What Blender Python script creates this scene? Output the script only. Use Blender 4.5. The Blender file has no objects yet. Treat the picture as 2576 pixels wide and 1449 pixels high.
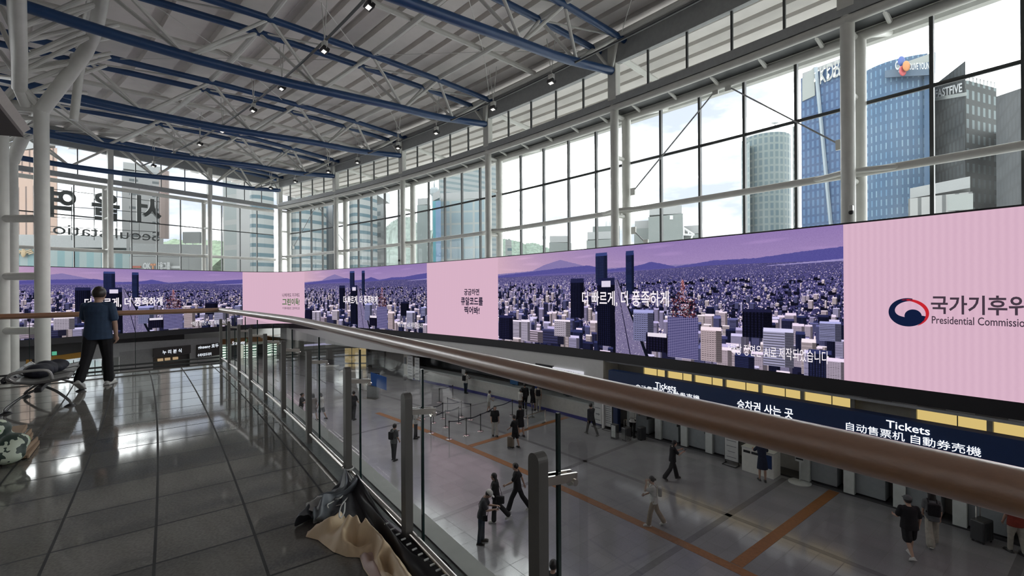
import bpy, bmesh, random
import numpy as np
from math import sin, cos, tan, atan2, hypot, radians, degrees, sqrt, pi
from mathutils import Vector, Matrix

random.seed(7)
S = bpy.context.scene
COL = S.collection

# ---------------------------------------------------------------- camera
F, ROLL, CZ = 1150.0, 0.006, 1.6            # focal length in pixels of the 2576 wide frame
cam_data = bpy.data.cameras.new('camera')
cam_data.sensor_width = 36.0
cam_data.lens = F / 2576 * 36.0
cam_data.clip_start, cam_data.clip_end = 0.05, 3000
cam = bpy.data.objects.new('camera', cam_data)
COL.objects.link(cam)
cam.matrix_world = Matrix.Translation((0, 0, CZ)) @ Matrix.Rotation(pi / 2, 4, 'X') @ Matrix.Rotation(-ROLL, 4, 'Z')
S.camera = cam

# ---------------------------------------------------------------- daylight
world = bpy.data.worlds.new('world'); S.world = world
world.use_nodes = True
wn, wl = world.node_tree.nodes, world.node_tree.links
wn.clear()
w_out = wn.new('ShaderNodeOutputWorld'); w_bg = wn.new('ShaderNodeBackground')
w_tc = wn.new('ShaderNodeTexCoord'); w_map = wn.new('ShaderNodeMapping')
w_map.inputs['Scale'].default_value = (1.0, 1.0, 3.2)
w_map.inputs['Location'].default_value = (3.1, 0.7, 0.0)
w_n = wn.new('ShaderNodeTexNoise'); w_n.inputs['Scale'].default_value = 3.4
w_n.inputs['Detail'].default_value = 8; w_n.inputs['Roughness'].default_value = 0.55
w_r = wn.new('ShaderNodeValToRGB')
w_r.color_ramp.elements[0].position = 0.39; w_r.color_ramp.elements[0].color = (0.052, 0.056, 0.070, 1)
w_r.color_ramp.elements[1].position = 0.64; w_r.color_ramp.elements[1].color = (1.0, 1.0, 1.0, 1)
e = w_r.color_ramp.elements.new(0.49); e.color = (0.085, 0.087, 0.094, 1)
wl.new(w_tc.outputs['Generated'], w_map.inputs['Vector']); wl.new(w_map.outputs['Vector'], w_n.inputs['Vector'])
wl.new(w_n.outputs['Fac'], w_r.inputs['Fac']); wl.new(w_r.outputs['Color'], w_bg.inputs['Color'])
w_bg.inputs['Strength'].default_value = 9.0
wl.new(w_bg.outputs['Background'], w_out.inputs['Surface'])

S.view_settings.view_transform = 'Standard'
S.view_settings.look = 'None'
S.view_settings.exposure = 0.85
EX = 2 ** -0.85                              # self-lit things keep their look at this exposure
S.view_settings.gamma = 1.0
S.view_settings.use_curve_mapping = False
try:
    S.cycles.max_bounces = 8; S.cycles.diffuse_bounces = 4; S.cycles.glossy_bounces = 4
    S.cycles.transmission_bounces = 4; S.cycles.transparent_max_bounces = 24
    S.cycles.caustics_reflective = False; S.cycles.caustics_refractive = False
    S.cycles.sample_clamp_indirect = 6.0
except Exception:
    pass

# ---------------------------------------------------------------- the hall is built on circles about one centre
CX, CY, R = -110.05, -78.24, 154.66
def P(r, ph, z=0.0):
    a = radians(ph)
    return Vector((CX + r * cos(a), CY + r * sin(a), z))
def er(ph): a = radians(ph); return Vector((cos(a), sin(a), 0))
def et(ph): a = radians(ph); return Vector((-sin(a), cos(a), 0))
def pol(p): return hypot(p[0] - CX, p[1] - CY), degrees(atan2(p[1] - CY, p[0] - CX))
def ray(x, y):
    u, v = x - 1288.0, y - 724.5
    a = u * cos(ROLL) - v * sin(ROLL); b = u * sin(ROLL) + v * cos(ROLL)
    return Vector((a / F, 1.0, -b / F))
def onz(x, y, z):
    d = ray(x, y); t = (z - CZ) / d.z
    return Vector((0, 0, CZ)) + d * t
def atD(x, y, D): return Vector((0, 0, CZ)) + ray(x, y) * D
def onR(x, y, rr):                         # view line against the upright cylinder of radius rr
    d = ray(x, y); o = Vector((-CX, -CY)); dd = Vector((d.x, d.y))
    A, B, Q = dd.dot(dd), o.dot(dd), o.dot(o) - rr * rr
    t = (-B + sqrt(max(0, B * B - A * Q))) / A
    return Vector((0, 0, CZ)) + d * t
def onPhi(x, y, ph, off=0.0):              # view line against the upright radial plane at angle ph, moved off metres outward
    n = et(ph); p0 = Vector((CX, CY, 0)) + n * off
    d = ray(x, y); t = (p0 - Vector((0, 0, CZ))).dot(n) / d.dot(n)
    return Vector((0, 0, CZ)) + d * t

# ---------------------------------------------------------------- materials
MATS = {}
def nodes(name):
    m = bpy.data.materials.new(name); m.use_nodes = True
    n, l = m.node_tree.nodes, m.node_tree.links
    return m, n, l, n['Principled BSDF']
def mat(name, col, rough=0.5, metal=0.0, var=0.06, scale=6.0, bump=0.0, spec=0.5, coat=0.0, detail=4):
    if name in MATS: return MATS[name]
    m, n, l, b = nodes(name)
    tc = n.new('ShaderNodeTexCoord'); nz = n.new('ShaderNodeTexNoise')
    nz.inputs['Scale'].default_value = scale; nz.inputs['Detail'].default_value = detail
    l.new(tc.outputs['Object'], nz.inputs['Vector'])
    r = n.new('ShaderNodeValToRGB')
    r.color_ramp.elements[0].position = 0.3; r.color_ramp.elements[1].position = 0.7
    r.color_ramp.elements[0].color = (*[max(0, c * (1 - var)) for c in col], 1)
    r.color_ramp.elements[1].color = (*[min(1, c * (1 + var)) for c in col], 1)
    l.new(nz.outputs['Fac'], r.inputs['Fac']); l.new(r.outputs['Color'], b.inputs['Base Color'])
    b.inputs['Roughness'].default_value = rough; b.inputs['Metallic'].default_value = metal
    b.inputs['Specular IOR Level'].default_value = spec
    if coat: b.inputs['Coat Weight'].default_value = coat; b.inputs['Coat Roughness'].default_value = 0.12
    if bump:
        bp = n.new('ShaderNodeBump'); bp.inputs['Strength'].default_value = bump; bp.inputs['Distance'].default_value = 0.02
        l.new(nz.outputs['Fac'], bp.inputs['Height']); l.new(bp.outputs['Normal'], b.inputs['Normal'])
    MATS[name] = m
    return m
def emit(name, col, strength=1.0):
    if name in MATS: return MATS[name]
    m, n, l, b = nodes(name)
    n.remove(b); e = n.new('ShaderNodeEmission')
    e.inputs['Color'].default_value = (*col, 1); e.inputs['Strength'].default_value = strength * EX
    l.new(e.outputs['Emission'], n['Material Output'].inputs['Surface'])
    MATS[name] = m; return m
def glass(name, tint, refl=1.0, haze_dust=0.0, haze_col=(0.8, 0.85, 0.83)):
    if name in MATS: return MATS[name]
    m, n, l, b = nodes(name); n.remove(b)
    t = n.new('ShaderNodeBsdfTransparent'); t.inputs['Color'].default_value = (*tint, 1)
    g = n.new('ShaderNodeBsdfGlossy'); g.inputs['Roughness'].default_value = 0.02
    fr = n.new('ShaderNodeFresnel'); fr.inputs['IOR'].default_value = 1.45
    mu = n.new('ShaderNodeMath'); mu.operation = 'MULTIPLY'; mu.inputs[1].default_value = refl
    l.new(fr.outputs['Fac'], mu.inputs[0])
    mx = n.new('ShaderNodeMixShader'); l.new(mu.outputs[0], mx.inputs['Fac'])
    src = t
    if haze_dust:  # pale film mixed into the pane, washing out the view in place of haze
        tr = n.new('ShaderNodeBsdfTranslucent'); tr.inputs['Color'].default_value = (*haze_col, 1)
        nz = n.new('ShaderNodeTexNoise'); nz.inputs['Scale'].default_value = 1.3; nz.inputs['Detail'].default_value = 6
        tc = n.new('ShaderNodeTexCoord'); l.new(tc.outputs['Object'], nz.inputs['Vector'])
        m2 = n.new('ShaderNodeMath'); m2.operation = 'MULTIPLY'; m2.inputs[1].default_value = haze_dust * 2
        l.new(nz.outputs['Fac'], m2.inputs[0])
        md = n.new('ShaderNodeMixShader'); l.new(m2.outputs[0], md.inputs['Fac'])
        l.new(t.outputs[0], md.inputs[1]); l.new(tr.outputs[0], md.inputs[2]); src = md
    l.new(src.outputs[0], mx.inputs[1]); l.new(g.outputs[0], mx.inputs[2])
    l.new(mx.outputs[0], n['Material Output'].inputs['Surface'])
    MATS[name] = m; return m
def tiles(name, c1, c2, joint, rough, mortar=0.012, speck=0.25, speck_scale=90.0, spec=0.5, offset=0.0):
    m, n, l, b = nodes(name)
    uv = n.new('ShaderNodeUVMap'); br = n.new('ShaderNodeTexBrick')
    br.offset = offset; br.squash = 1.0
    for k, v in (('Scale', 1.0), ('Brick Width', 1.0), ('Row Height', 1.0), ('Mortar Size', mortar), ('Mortar Smooth', 0.2), ('Bias', 0.0)):
        br.inputs[k].default_value = v
    br.inputs['Color1'].default_value = (*c1, 1); br.inputs['Color2'].default_value = (*c2, 1); br.inputs['Mortar'].default_value = (*joint, 1)
    l.new(uv.outputs['UV'], br.inputs['Vector'])
    tc = n.new('ShaderNodeTexCoord')
    nz = n.new('ShaderNodeTexNoise'); nz.inputs['Scale'].default_value = speck_scale; nz.inputs['Detail'].default_value = 3
    nb = n.new('ShaderNodeTexNoise'); nb.inputs['Scale'].default_value = 1.1; nb.inputs['Detail'].default_value = 5
    l.new(tc.outputs['Object'], nz.inputs['Vector']); l.new(tc.outputs['Object'], nb.inputs['Vector'])
    ad = n.new('ShaderNodeMath'); ad.operation = 'ADD'
    l.new(nz.outputs['Fac'], ad.inputs[0]); l.new(nb.outputs['Fac'], ad.inputs[1])
    mr = n.new('ShaderNodeMapRange'); mr.inputs['From Min'].default_value = 0.6; mr.inputs['From Max'].default_value = 1.4
    mr.inputs['To Min'].default_value = 1 - speck; mr.inputs['To Max'].default_value = 1 + speck
    l.new(ad.outputs[0], mr.inputs['Value'])
    mx = n.new('ShaderNodeVectorMath'); mx.operation = 'SCALE'
    l.new(br.outputs['Color'], mx.inputs[0]); l.new(mr.outputs[0], mx.inputs['Scale'])
    l.new(mx.outputs[0], b.inputs['Base Color'])
    r2 = n.new('ShaderNodeMapRange'); r2.inputs['To Min'].default_value = rough; r2.inputs['To Max'].default_value = 0.7
    l.new(br.outputs['Fac'], r2.inputs['Value']); l.new(r2.outputs[0], b.inputs['Roughness'])
    b.inputs['Specular IOR Level'].default_value = spec
    return m
def facade(name, pane, frame, bw, bh, mortar=0.15, offset=0.0, rough=0.25, pane2=None, spec=0.5):
    """window grid of a building: uv in metres"""
    if name in MATS: return MATS[name]
    m, n, l, b = nodes(name)
    pane, frame, pane2 = [tuple(c * 0.36 for c in q) for q in (pane, frame, pane2 or pane)]
    uv = n.new('ShaderNodeUVMap'); br = n.new('ShaderNodeTexBrick'); br.offset = offset; br.squash = 1.0
    for k, v in (('Scale', 1.0), ('Brick Width', bw), ('Row Height', bh), ('Mortar Size', mortar), ('Mortar Smooth', 0.0), ('Bias', 0.0)):
        br.inputs[k].default_value = v
    br.inputs['Color1'].default_value = (*pane, 1); br.inputs['Color2'].default_value = (*(pane2 or pane), 1); br.inputs['Mortar'].default_value = (*frame, 1)
    l.new(uv.outputs['UV'], br.inputs['Vector']); l.new(br.outputs['Color'], b.inputs['Base Color'])
    b.inputs['Roughness'].default_value = rough + 0.25; b.inputs['Specular IOR Level'].default_value = spec * 0.5
    MATS[name] = m; return m

# ---------------------------------------------------------------- mesh collecting
class MB:
    def __init__(s): s.v, s.f, s.uv, s.mi = [], [], [], []
    def add(s, vs, fs, uvs=None, mi=0):
        k = len(s.v); s.v += [Vector(q) for q in vs]
        for i, f in enumerate(fs):
            s.f.append([k + j for j in f]); s.uv.append(uvs[i] if uvs else None); s.mi.append(mi)
        return s
    def box(s, c, ex, ey, ez, hx, hy, hz, mi=0):      # centre, three axes, half sizes
        c = Vector(c); ex, ey, ez = Vector(ex) * hx, Vector(ey) * hy, Vector(ez) * hz
        vs = [c + sx * ex + sy * ey + sz * ez for sz in (-1, 1) for sy in (-1, 1) for sx in (-1, 1)]
        return s.add(vs, [(0, 2, 3, 1), (4, 5, 7, 6), (0, 1, 5, 4), (2, 6, 7, 3), (0, 4, 6, 2), (1, 3, 7, 5)], mi=mi)
    def abox(s, x0, x1, y0, y1, z0, z1, mi=0):
        return s.box(((x0 + x1) / 2, (y0 + y1) / 2, (z0 + z1) / 2), (1, 0, 0), (0, 1, 0), (0, 0, 1), abs(x1 - x0) / 2, abs(y1 - y0) / 2, abs(z1 - z0) / 2, mi)
    def sweep(s, pts, rad, n=10, rz=None, cap=True, closed=False, mi=0):
        """tube along points; rad a number or list; rz a second, upright radius"""
        pts = [Vector(p) for p in pts]; N = len(pts); rows = []
        rad = rad if isinstance(rad, (list, tuple)) else [rad] * N
        prev = None
        for i, p in enumerate(pts):
            if closed: t = pts[(i + 1) % N] - pts[i - 1]
            else: t = pts[min(i + 1, N - 1)] - pts[max(i - 1, 0)]
            t = t.normalized() if t.length > 1e-9 else Vector((0, 0, 1))
            if prev is None:
                up = Vector((0, 0, 1)) if abs(t.z) < 0.9 else Vector((0, 1, 0))
                a = t.cross(up).normalized()
            else:
                a = (prev - t * prev.dot(t)).normalized()
            prev = a; bb = a.cross(t)
            q = rz / rad[i] if rz else 1.0
            rows.append([p + a * rad[i] * cos(2 * pi * k / n) + bb * rad[i] * q * sin(2 * pi * k / n) for k in range(n)])
        vs = [v for r_ in rows for v in r_]; fs = []
        for i in range(N if closed else N - 1):
            j = (i + 1) % N
            for k in range(n):
                k2 = (k + 1) % n
                fs.append((i * n + k, j * n + k, j * n + k2, i * n + k2))
        if cap and not closed:
            fs.append(tuple(range(n))); fs.append(tuple((N - 1) * n + k for k in reversed(range(n))))
        return s.add(vs, fs, mi=mi)
    def tube(s, a, b, r, n=10, r2=None, mi=0): return s.sweep([a, b], [r, r2 if r2 is not None else r], n, mi=mi)
    def lathe(s, c, prof, n=20, mi=0, axis=(0, 0, 1)):     # prof: (radius, height)
        c = Vector(c); q = Vector((0, 0, 1)).rotation_difference(Vector(axis)); vs, fs = [], []
        for r_, z in prof:
            for k in range(n): vs.append(c + q @ Vector((r_ * cos(2 * pi * k / n), r_ * sin(2 * pi * k / n), z)))
        for i in range(len(prof) - 1):
            for k in range(n):
                k2 = (k + 1) % n; fs.append((i * n + k, i * n + k2, (i + 1) * n + k2, (i + 1) * n + k))
        fs.append(tuple(reversed(range(n)))); fs.append(tuple((len(prof) - 1) * n + k for k in range(n)))
        return s.add(vs, fs, mi=mi)
    def ball(s, c, rx, ry=None, rz=None, n=12, m=8, rot=None, mi=0):
        ry = ry or rx; rz = rz or rx; vs, fs = [], []
        c = Vector(c); rot = rot or Matrix.Identity(3)
        for i in range(1, m):
            a = pi * i / m
            for k in range(n):
                b = 2 * pi * k / n; vs.append(c + rot @ Vector((rx * sin(a) * cos(b), ry * sin(a) * sin(b), rz * cos(a))))
        vs.append(c + rot @ Vector((0, 0, rz))); vs.append(c - rot @ Vector((0, 0, rz))); T, B = len(vs) - 2, len(vs) - 1
        for i in range(m - 2):
            for k in range(n):
                k2 = (k + 1) % n; fs.append((i * n + k, (i + 1) * n + k, (i + 1) * n + k2, i * n + k2))
        for k in range(n):
            k2 = (k + 1) % n; fs.append((T, k, k2)); fs.append((B, (m - 2) * n + k2, (m - 2) * n + k))
        return s.add(vs, fs, mi=mi)
    def prism(s, poly, z0, z1, mi=0, uv=False):             # plan polygon, counter-clockwise; z1 number or list
        n = len(poly); tops = z1 if isinstance(z1, (list, tuple)) else [z1] * n
        vs = [Vector((p[0], p[1], z0)) for p in poly] + [Vector((p[0], p[1], t)) for p, t in zip(poly, tops)]
        fs, us, d = [], [], 0.0
        for i in range(n):
            j = (i + 1) % n; L = (Vector(poly[j][:2]) - Vector(poly[i][:2])).length
            fs.append((i, j, n + j, n + i)); us.append(((d, z0), (d + L, z0), (d + L, tops[j]), (d, tops[i]))); d += L
        fs.append(tuple(range(n, 2 * n))); us.append(tuple((0.01, 0.01) for _ in range(n)))
        fs.append(tuple(reversed(range(n)))); us.append(tuple((0.01, 0.01) for _ in range(n)))
        return s.add(vs, fs, us, mi)
    def ring(s, r0, r1, z0, z1, p0, p1, n=24, mi=0):        # annular block between two angles
        vs, fs = [], []
        for i in range(n + 1):
            ph = p0 + (p1 - p0) * i / n
            vs += [P(r0, ph, z0), P(r1, ph, z0), P(r1, ph, z1), P(r0, ph, z1)]
        for i in range(n):
            a, b = 4 * i, 4 * i + 4
            fs += [(a, b, b + 1, a + 1), (a + 1, b + 1, b + 2, a + 2), (a + 2, b + 2, b + 3, a + 3), (a + 3, b + 3, b, a)]
        fs += [(0, 1, 2, 3), (4 * n + 3, 4 * n + 2, 4 * n + 1, 4 * n)]
        return s.add(vs, fs, mi=mi)
    def build(s, name, m, parent=None, smooth=False, bevel=0.0, angle=35):
        me = bpy.data.meshes.new(name)
        off = parent_loc(parent) if parent else Vector((0, 0, 0))
        me.from_pydata([v - off for v in s.v], [], s.f)
        for mm in (m if isinstance(m, (list, tuple)) else [m]): me.materials.append(mm)
        if any(u for u in s.uv):
            lay = me.uv_layers.new(name='UVMap'); k = 0
            for f, u in zip(s.f, s.uv):
                for j in range(len(f)):
                    lay.data[k].uv = u[j] if u else (0, 0); k += 1
        if any(s.mi): me.polygons.foreach_set('material_index', s.mi)
        me.validate(clean_customdata=False); me.update()
        bm = bmesh.new(); bm.from_mesh(me); bmesh.ops.recalc_face_normals(bm, faces=bm.faces); bm.to_mesh(me); bm.free()
        if smooth:
            me.shade_smooth()
            try: me.set_sharp_from_angle(angle=radians(angle))
            except Exception: pass
        o = bpy.data.objects.new(name, me); COL.objects.link(o)
        if parent: o.parent = parent
        if bevel:
            md = o.modifiers.new('bevel', 'BEVEL'); md.width = bevel; md.segments = 2; md.limit_method = 'ANGLE'
        return o
def parent_loc(p):
    L = Vector((0, 0, 0))
    while p: L += p.location; p = p.parent
    return L
def empty(name, loc): o = bpy.data.objects.new(name, None); o.empty_display_size = 0.2; o.location = loc; COL.objects.link(o); return o
def tag(o, label=None, cat=None, group=None, kind=None):
    if label: o['label'] = label
    if cat: o['category'] = cat
    if group: o['group'] = group
    if kind: o['kind'] = kind
    return o
def thing(name, loc, label, cat, group=None, kind=None): return tag(empty(name, loc), label, cat, group, kind)
def copy_tree(o, parent=None):
    c = o.copy(); COL.objects.link(c); c.parent = parent
    for ch in list(o.children): copy_tree(ch, c)
    return c
def text_mesh(txt, size=1.0, bold=0.0, extrude=0.0, align='CENTER', res=2):
    """lettering as vertices and faces in its own plane, baseline at y = 0"""
    cu = bpy.data.curves.new('lettering', 'FONT'); cu.body = txt; cu.size = size; cu.offset = bold; cu.extrude = extrude
    cu.align_x = align; cu.resolution_u = res
    o = bpy.data.objects.new('lettering', cu); COL.objects.link(o)
    bpy.context.view_layer.update()
    me = bpy.data.meshes.new_from_object(o.evaluated_get(bpy.context.evaluated_depsgraph_get()))
    vs = [v.co.copy() for v in me.vertices]; fs = [tuple(p.vertices) for p in me.polygons]
    bpy.data.objects.remove(o); bpy.data.curves.remove(cu); bpy.data.meshes.remove(me)
    return vs, fs
def put_text(txt, fn, size, m, parent=None, width=None, bold=0.0, align='CENTER', name='lettering', extrude=0.0, res=3):
    """fn(x, y, d) turns a lettering coordinate in metres (d: relief) into a world point; width squeezes the line to fit"""
    vs, fs = text_mesh(txt, size, bold * size, extrude, align, res)
    if not vs: return None
    if width:
        w = max(v.x for v in vs) - min(v.x for v in vs); k = width / w
        vs = [Vector((v.x * k, v.y, v.z)) for v in vs]
    mb = MB(); mb.add([fn(v.x, v.y, v.z) for v in vs], fs)
    return mb.build(name, m, parent)
def plane_fn(o, ex, ey, n=None):
    o, ex, ey = Vector(o), Vector(ex), Vector(ey); n = Vector(n) if n else ex.cross(ey)
    return lambda x, y, d: o + ex * x + ey * y + n * d
Z = Vector((0, 0, 1))
M_white = mat('white_painted_steel', (0.60, 0.60, 0.56), 0.42, var=0.05, scale=2)
M_blue = mat('blue_painted_steel', (0.012, 0.050, 0.145), 0.35, var=0.08, scale=2)
M_deck = mat('roof_deck_paint', (0.70, 0.665, 0.635), 0.6, var=0.05, scale=1.2)
M_grey = mat('grey_painted_metal', (0.33, 0.34, 0.34), 0.5)
M_dark = mat('dark_frame_metal', (0.055, 0.06, 0.06), 0.45)
M_black = mat('black_plastic', (0.012, 0.012, 0.014), 0.45)
M_steel = mat('stainless_steel', (0.62, 0.58, 0.53), 0.2, 1.0, var=0.05)
M_post = mat('grey_post_paint', (0.10, 0.095, 0.088), 0.45)
M_wallw = mat('white_wall_paint', (0.72, 0.72, 0.70), 0.6, var=0.03, scale=1)
M_pane = glass('window_glass', (0.94, 0.98, 0.965), 0.010, 0.035)
M_railglass = glass('balustrade_glass', (0.92, 0.945, 0.94), 0.28, 0.0)
M_edge = mat('green_glass_edge', (0.006, 0.022, 0.020), 0.2)
# ================================================================ the hall shell
def interp(tab, s):
    for (a, za), (b, zb) in zip(tab, tab[1:]):
        if s <= b: return za + (zb - za) * (s - a) / (b - a)
    return tab[-1][1]
ZUP = [(-10, 14.2), (-4, 14.6), (0, 14.75), (4.5, 14.7), (9, 14.55), (14, 14.4), (18.5, 14.1), (25, 13.7), (45, 13.2)]
ZLO = [(-10, 13.9), (-0.3, 13.4), (4, 12.72), (7, 12.5), (10, 12.22), (13.7, 11.92), (17, 11.79), (20, 11.78), (23, 11.9), (28, 12.1), (45, 12.4)]
def drop(ph, s=0.0): return -0.03 * max(0, ph - 41.75) * max(0.0, 1 - s / 8.0) if s > 0 else -0.03 * max(0, ph - 41.75)
def zdeck(s): return interp(ZUP, s) + 0.85
COLS = [30.0, 33.92, 37.835, 41.752, 45.663, 49.576, 53.52, 57.45]
PE = 57.75                                              # angle of the end wall's front columns
U_R, U_P = 0.5165, 0.2275
m_floor = tiles('granite_floor', (0.195, 0.187, 0.172), (0.145, 0.139, 0.129), (0.018, 0.018, 0.018), 0.06, 0.019, 0.30, 60, 0.7)
m_floor2 = tiles('lower_floor_tiles', (0.245, 0.245, 0.255), (0.22, 0.22, 0.23), (0.13, 0.13, 0.13), 0.13, 0.012, 0.12, 30, 0.5)
def polar_floor(name, r0, r1, p0, p1, z, nr, npn, m, uvf, thick):
    mb = MB(); vs, fs, us = [], [], []
    for i in range(nr + 1):
        for j in range(npn + 1): vs.append(P(r0 + (r1 - r0) * i / nr, p0 + (p1 - p0) * j / npn, z))
    for i in range(nr):
        for j in range(npn):
            q = [(i, j), (i + 1, j), (i + 1, j + 1), (i, j + 1)]
            fs.append([a * (npn + 1) + b for a, b in q])
            us.append([uvf(r0 + (r1 - r0) * a / nr, p0 + (p1 - p0) * b / npn) for a, b in q])
    mb.add(vs, fs, us)
    mb.ring(r0, r1, z - thick, z - 0.004, p0, p1, npn)
    return mb.build(name, m)
tag(polar_floor('floor', 119.0, 136.30, 27, 40.40, 0.0, 6, 110, m_floor, lambda r, p: ((r - 134.39) / U_R, (p - 37.08) / U_P), 0.55), kind='structure')
tag(polar_floor('floor', 70.0, 160.0, 22, 75, -6.2, 12, 160, m_floor2, lambda r, p: (r / 0.6, p * radians(1) * 150 / 0.6), 0.3), kind='structure')
m_trim = mat('pale_stone_trim', (0.45, 0.46, 0.43), 0.35)
m_strip = mat('dark_stone_strip', (0.13, 0.145, 0.14), 0.2, var=0.15, scale=30)
tag(MB().ring(136.302, 136.38, -0.55, 0.012, 27, 40.46, 60).ring(136.382, 136.43, -0.55, 0.004, 27, 40.48, 60).build('trim_1', m_trim), kind='structure')
tag(MB().ring(136.10, 136.30, 0.001, 0.006, 27, 40.40, 60).build('trim_2', m_strip), kind='structure')

# ceiling: roof deck in long trays parallel to the glass wall
def tray_deck(name, s0, s1, p0, p1, n):
    prof, s = [], s0
    while s < s1:
        if s < 12.6: prof += [(s, 0.0), (s + 0.80, 0.0), (s + 0.83, 0.30), (s + 1.13, 0.30)]; s += 1.16
        else: prof += [(s, 0.34), (s + 0.5, 0.30), (s + 0.53, 0.16), (s + 2.18, -0.02)]; s += 2.20
    vs, fs = [], []
    for j in range(n + 1):
        ph = p0 + (p1 - p0) * j / n
        for (s, dz) in prof: vs.append(P(R - s, ph, zdeck(s) + dz + drop(ph, s)))
    K = len(prof)
    for j in range(n):
        for i in range(K - 1): fs.append((j * K + i, j * K + i + 1, (j + 1) * K + i + 1, (j + 1) * K + i))
    o = MB().add(vs, fs).build(name, M_deck)
    md = o.modifiers.new('thickness', 'SOLIDIFY'); md.thickness = 0.06; md.offset = 1
    return o
tag(tray_deck('ceiling', -9.0, 36.5, 26, 61.0, 90), kind='structure')
# walls not seen by the camera, added to close the hall and block sky light
tag(MB().ring(118.2, 118.8, -6.2, 16.0, 27, 57.9, 40).build('wall_back', M_wallw), kind='structure')
tag(MB().box(P(137, 26.6, 4.5), er(26.6), et(26.6), Z, 18.5, 0.3, 11).build('wall_near', M_wallw), kind='structure')
# solid wall behind the screen, the white bulkhead under it, and the wall of the ticket office
tag(MB().ring(R + 0.30, R + 0.75, -2.45, 3.3, 27, 57.2, 60).ring(R + 0.75, R + 2.0, 3.0, 3.25, 27, 57.2, 60).build('wall_right', M_wallw), kind='structure')
tag(MB().ring(R + 0.02, R + 0.45, -4.0, -2.42, 41.95, 57.2, 40).build('wall_bulkhead', mat('bulkhead_paint', (0.62, 0.62, 0.61), 0.55, var=0.02)), kind='structure')
tag(MB().ring(R + 2.6, R + 2.9, -6.2, -2.3, 27, 57.5, 60).ring(R + 0.3, R + 2.9, -2.42, -2.3, 27, 57.5, 60).build('wall_office', mat('office_wall', (0.30, 0.29, 0.27), 0.6)), kind='structure')
# end wall: solid below the windows
def endbox(mb, r0, r1, off0, off1, z0, z1):
    c = P((r0 + r1) / 2, PE, (z0 + z1) / 2) + et(PE) * (off0 + off1) / 2
    return mb.box(c, er(PE), et(PE), Z, (r1 - r0) / 2, abs(off1 - off0) / 2, (z1 - z0) / 2)
tag(endbox(endbox(endbox(MB(), 120, R + 0.6, 0.35, 0.8, -2.5, 3.0), pol(onPhi(282, 930, PE, 2.9))[0], R + 9.6, 2.8, 3.1, -6.2, -2.5), 120, pol(onPhi(140, 930, PE, 2.9))[0], 2.8, 3.1, -6.2, -2.5).build('wall_end', M_wallw), kind='structure')

# ================================================================ columns, windows and beams of the curved glass wall
def facade_column(ph, label):
    t = thing('facade_column', P(R + 0.35, ph, 3.2), label, 'column', 'steel columns of the curved glass wall')
    dz = drop(ph)
    MB().tube(P(R + 0.45, ph, 3.2), P(R + 0.45, ph, 12.0 + dz), 0.23, 16).build('front_post', M_white, t, True)
    MB().box(P(R + 0.42, ph, 13.4 + dz), er(ph), et(ph), Z, 0.22, 0.26, 1.6).build('column_head', M_white, t, bevel=0.02)
    MB().tube(P(R + 1.48, ph - 0.02, 3.2), P(R + 1.48, ph - 0.02, 11.15 + dz), 0.25, 16).build('rear_post', M_white, t, True)
    for z in (11.05, 8.75, 5.55):
        MB().tube(P(R + 0.45, ph, z + dz), P(R + 1.35, ph, z + dz), 0.12, 10).build('rung', M_white, t, True)
    return t
for k, (ph, lb) in enumerate([(33.92, 'white steel column pair just beyond the edge of the wide pink screen'),
    (37.835, 'white steel column pair rising above the seam of pink and city screen at right, camera on it'),
    (41.752, 'white steel column pair above the middle of the biggest city screen'),
    (45.663, 'white steel column pair above the left end of the biggest city screen'),
    (49.576, 'white steel column pair above the left edge of the narrow pink panel'),
    (53.52, 'white steel column pair above the small middle city screen'),
    (57.45, 'white steel column pair in the corner where the glass walls meet')]):
    facade_column(ph, lb)

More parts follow.
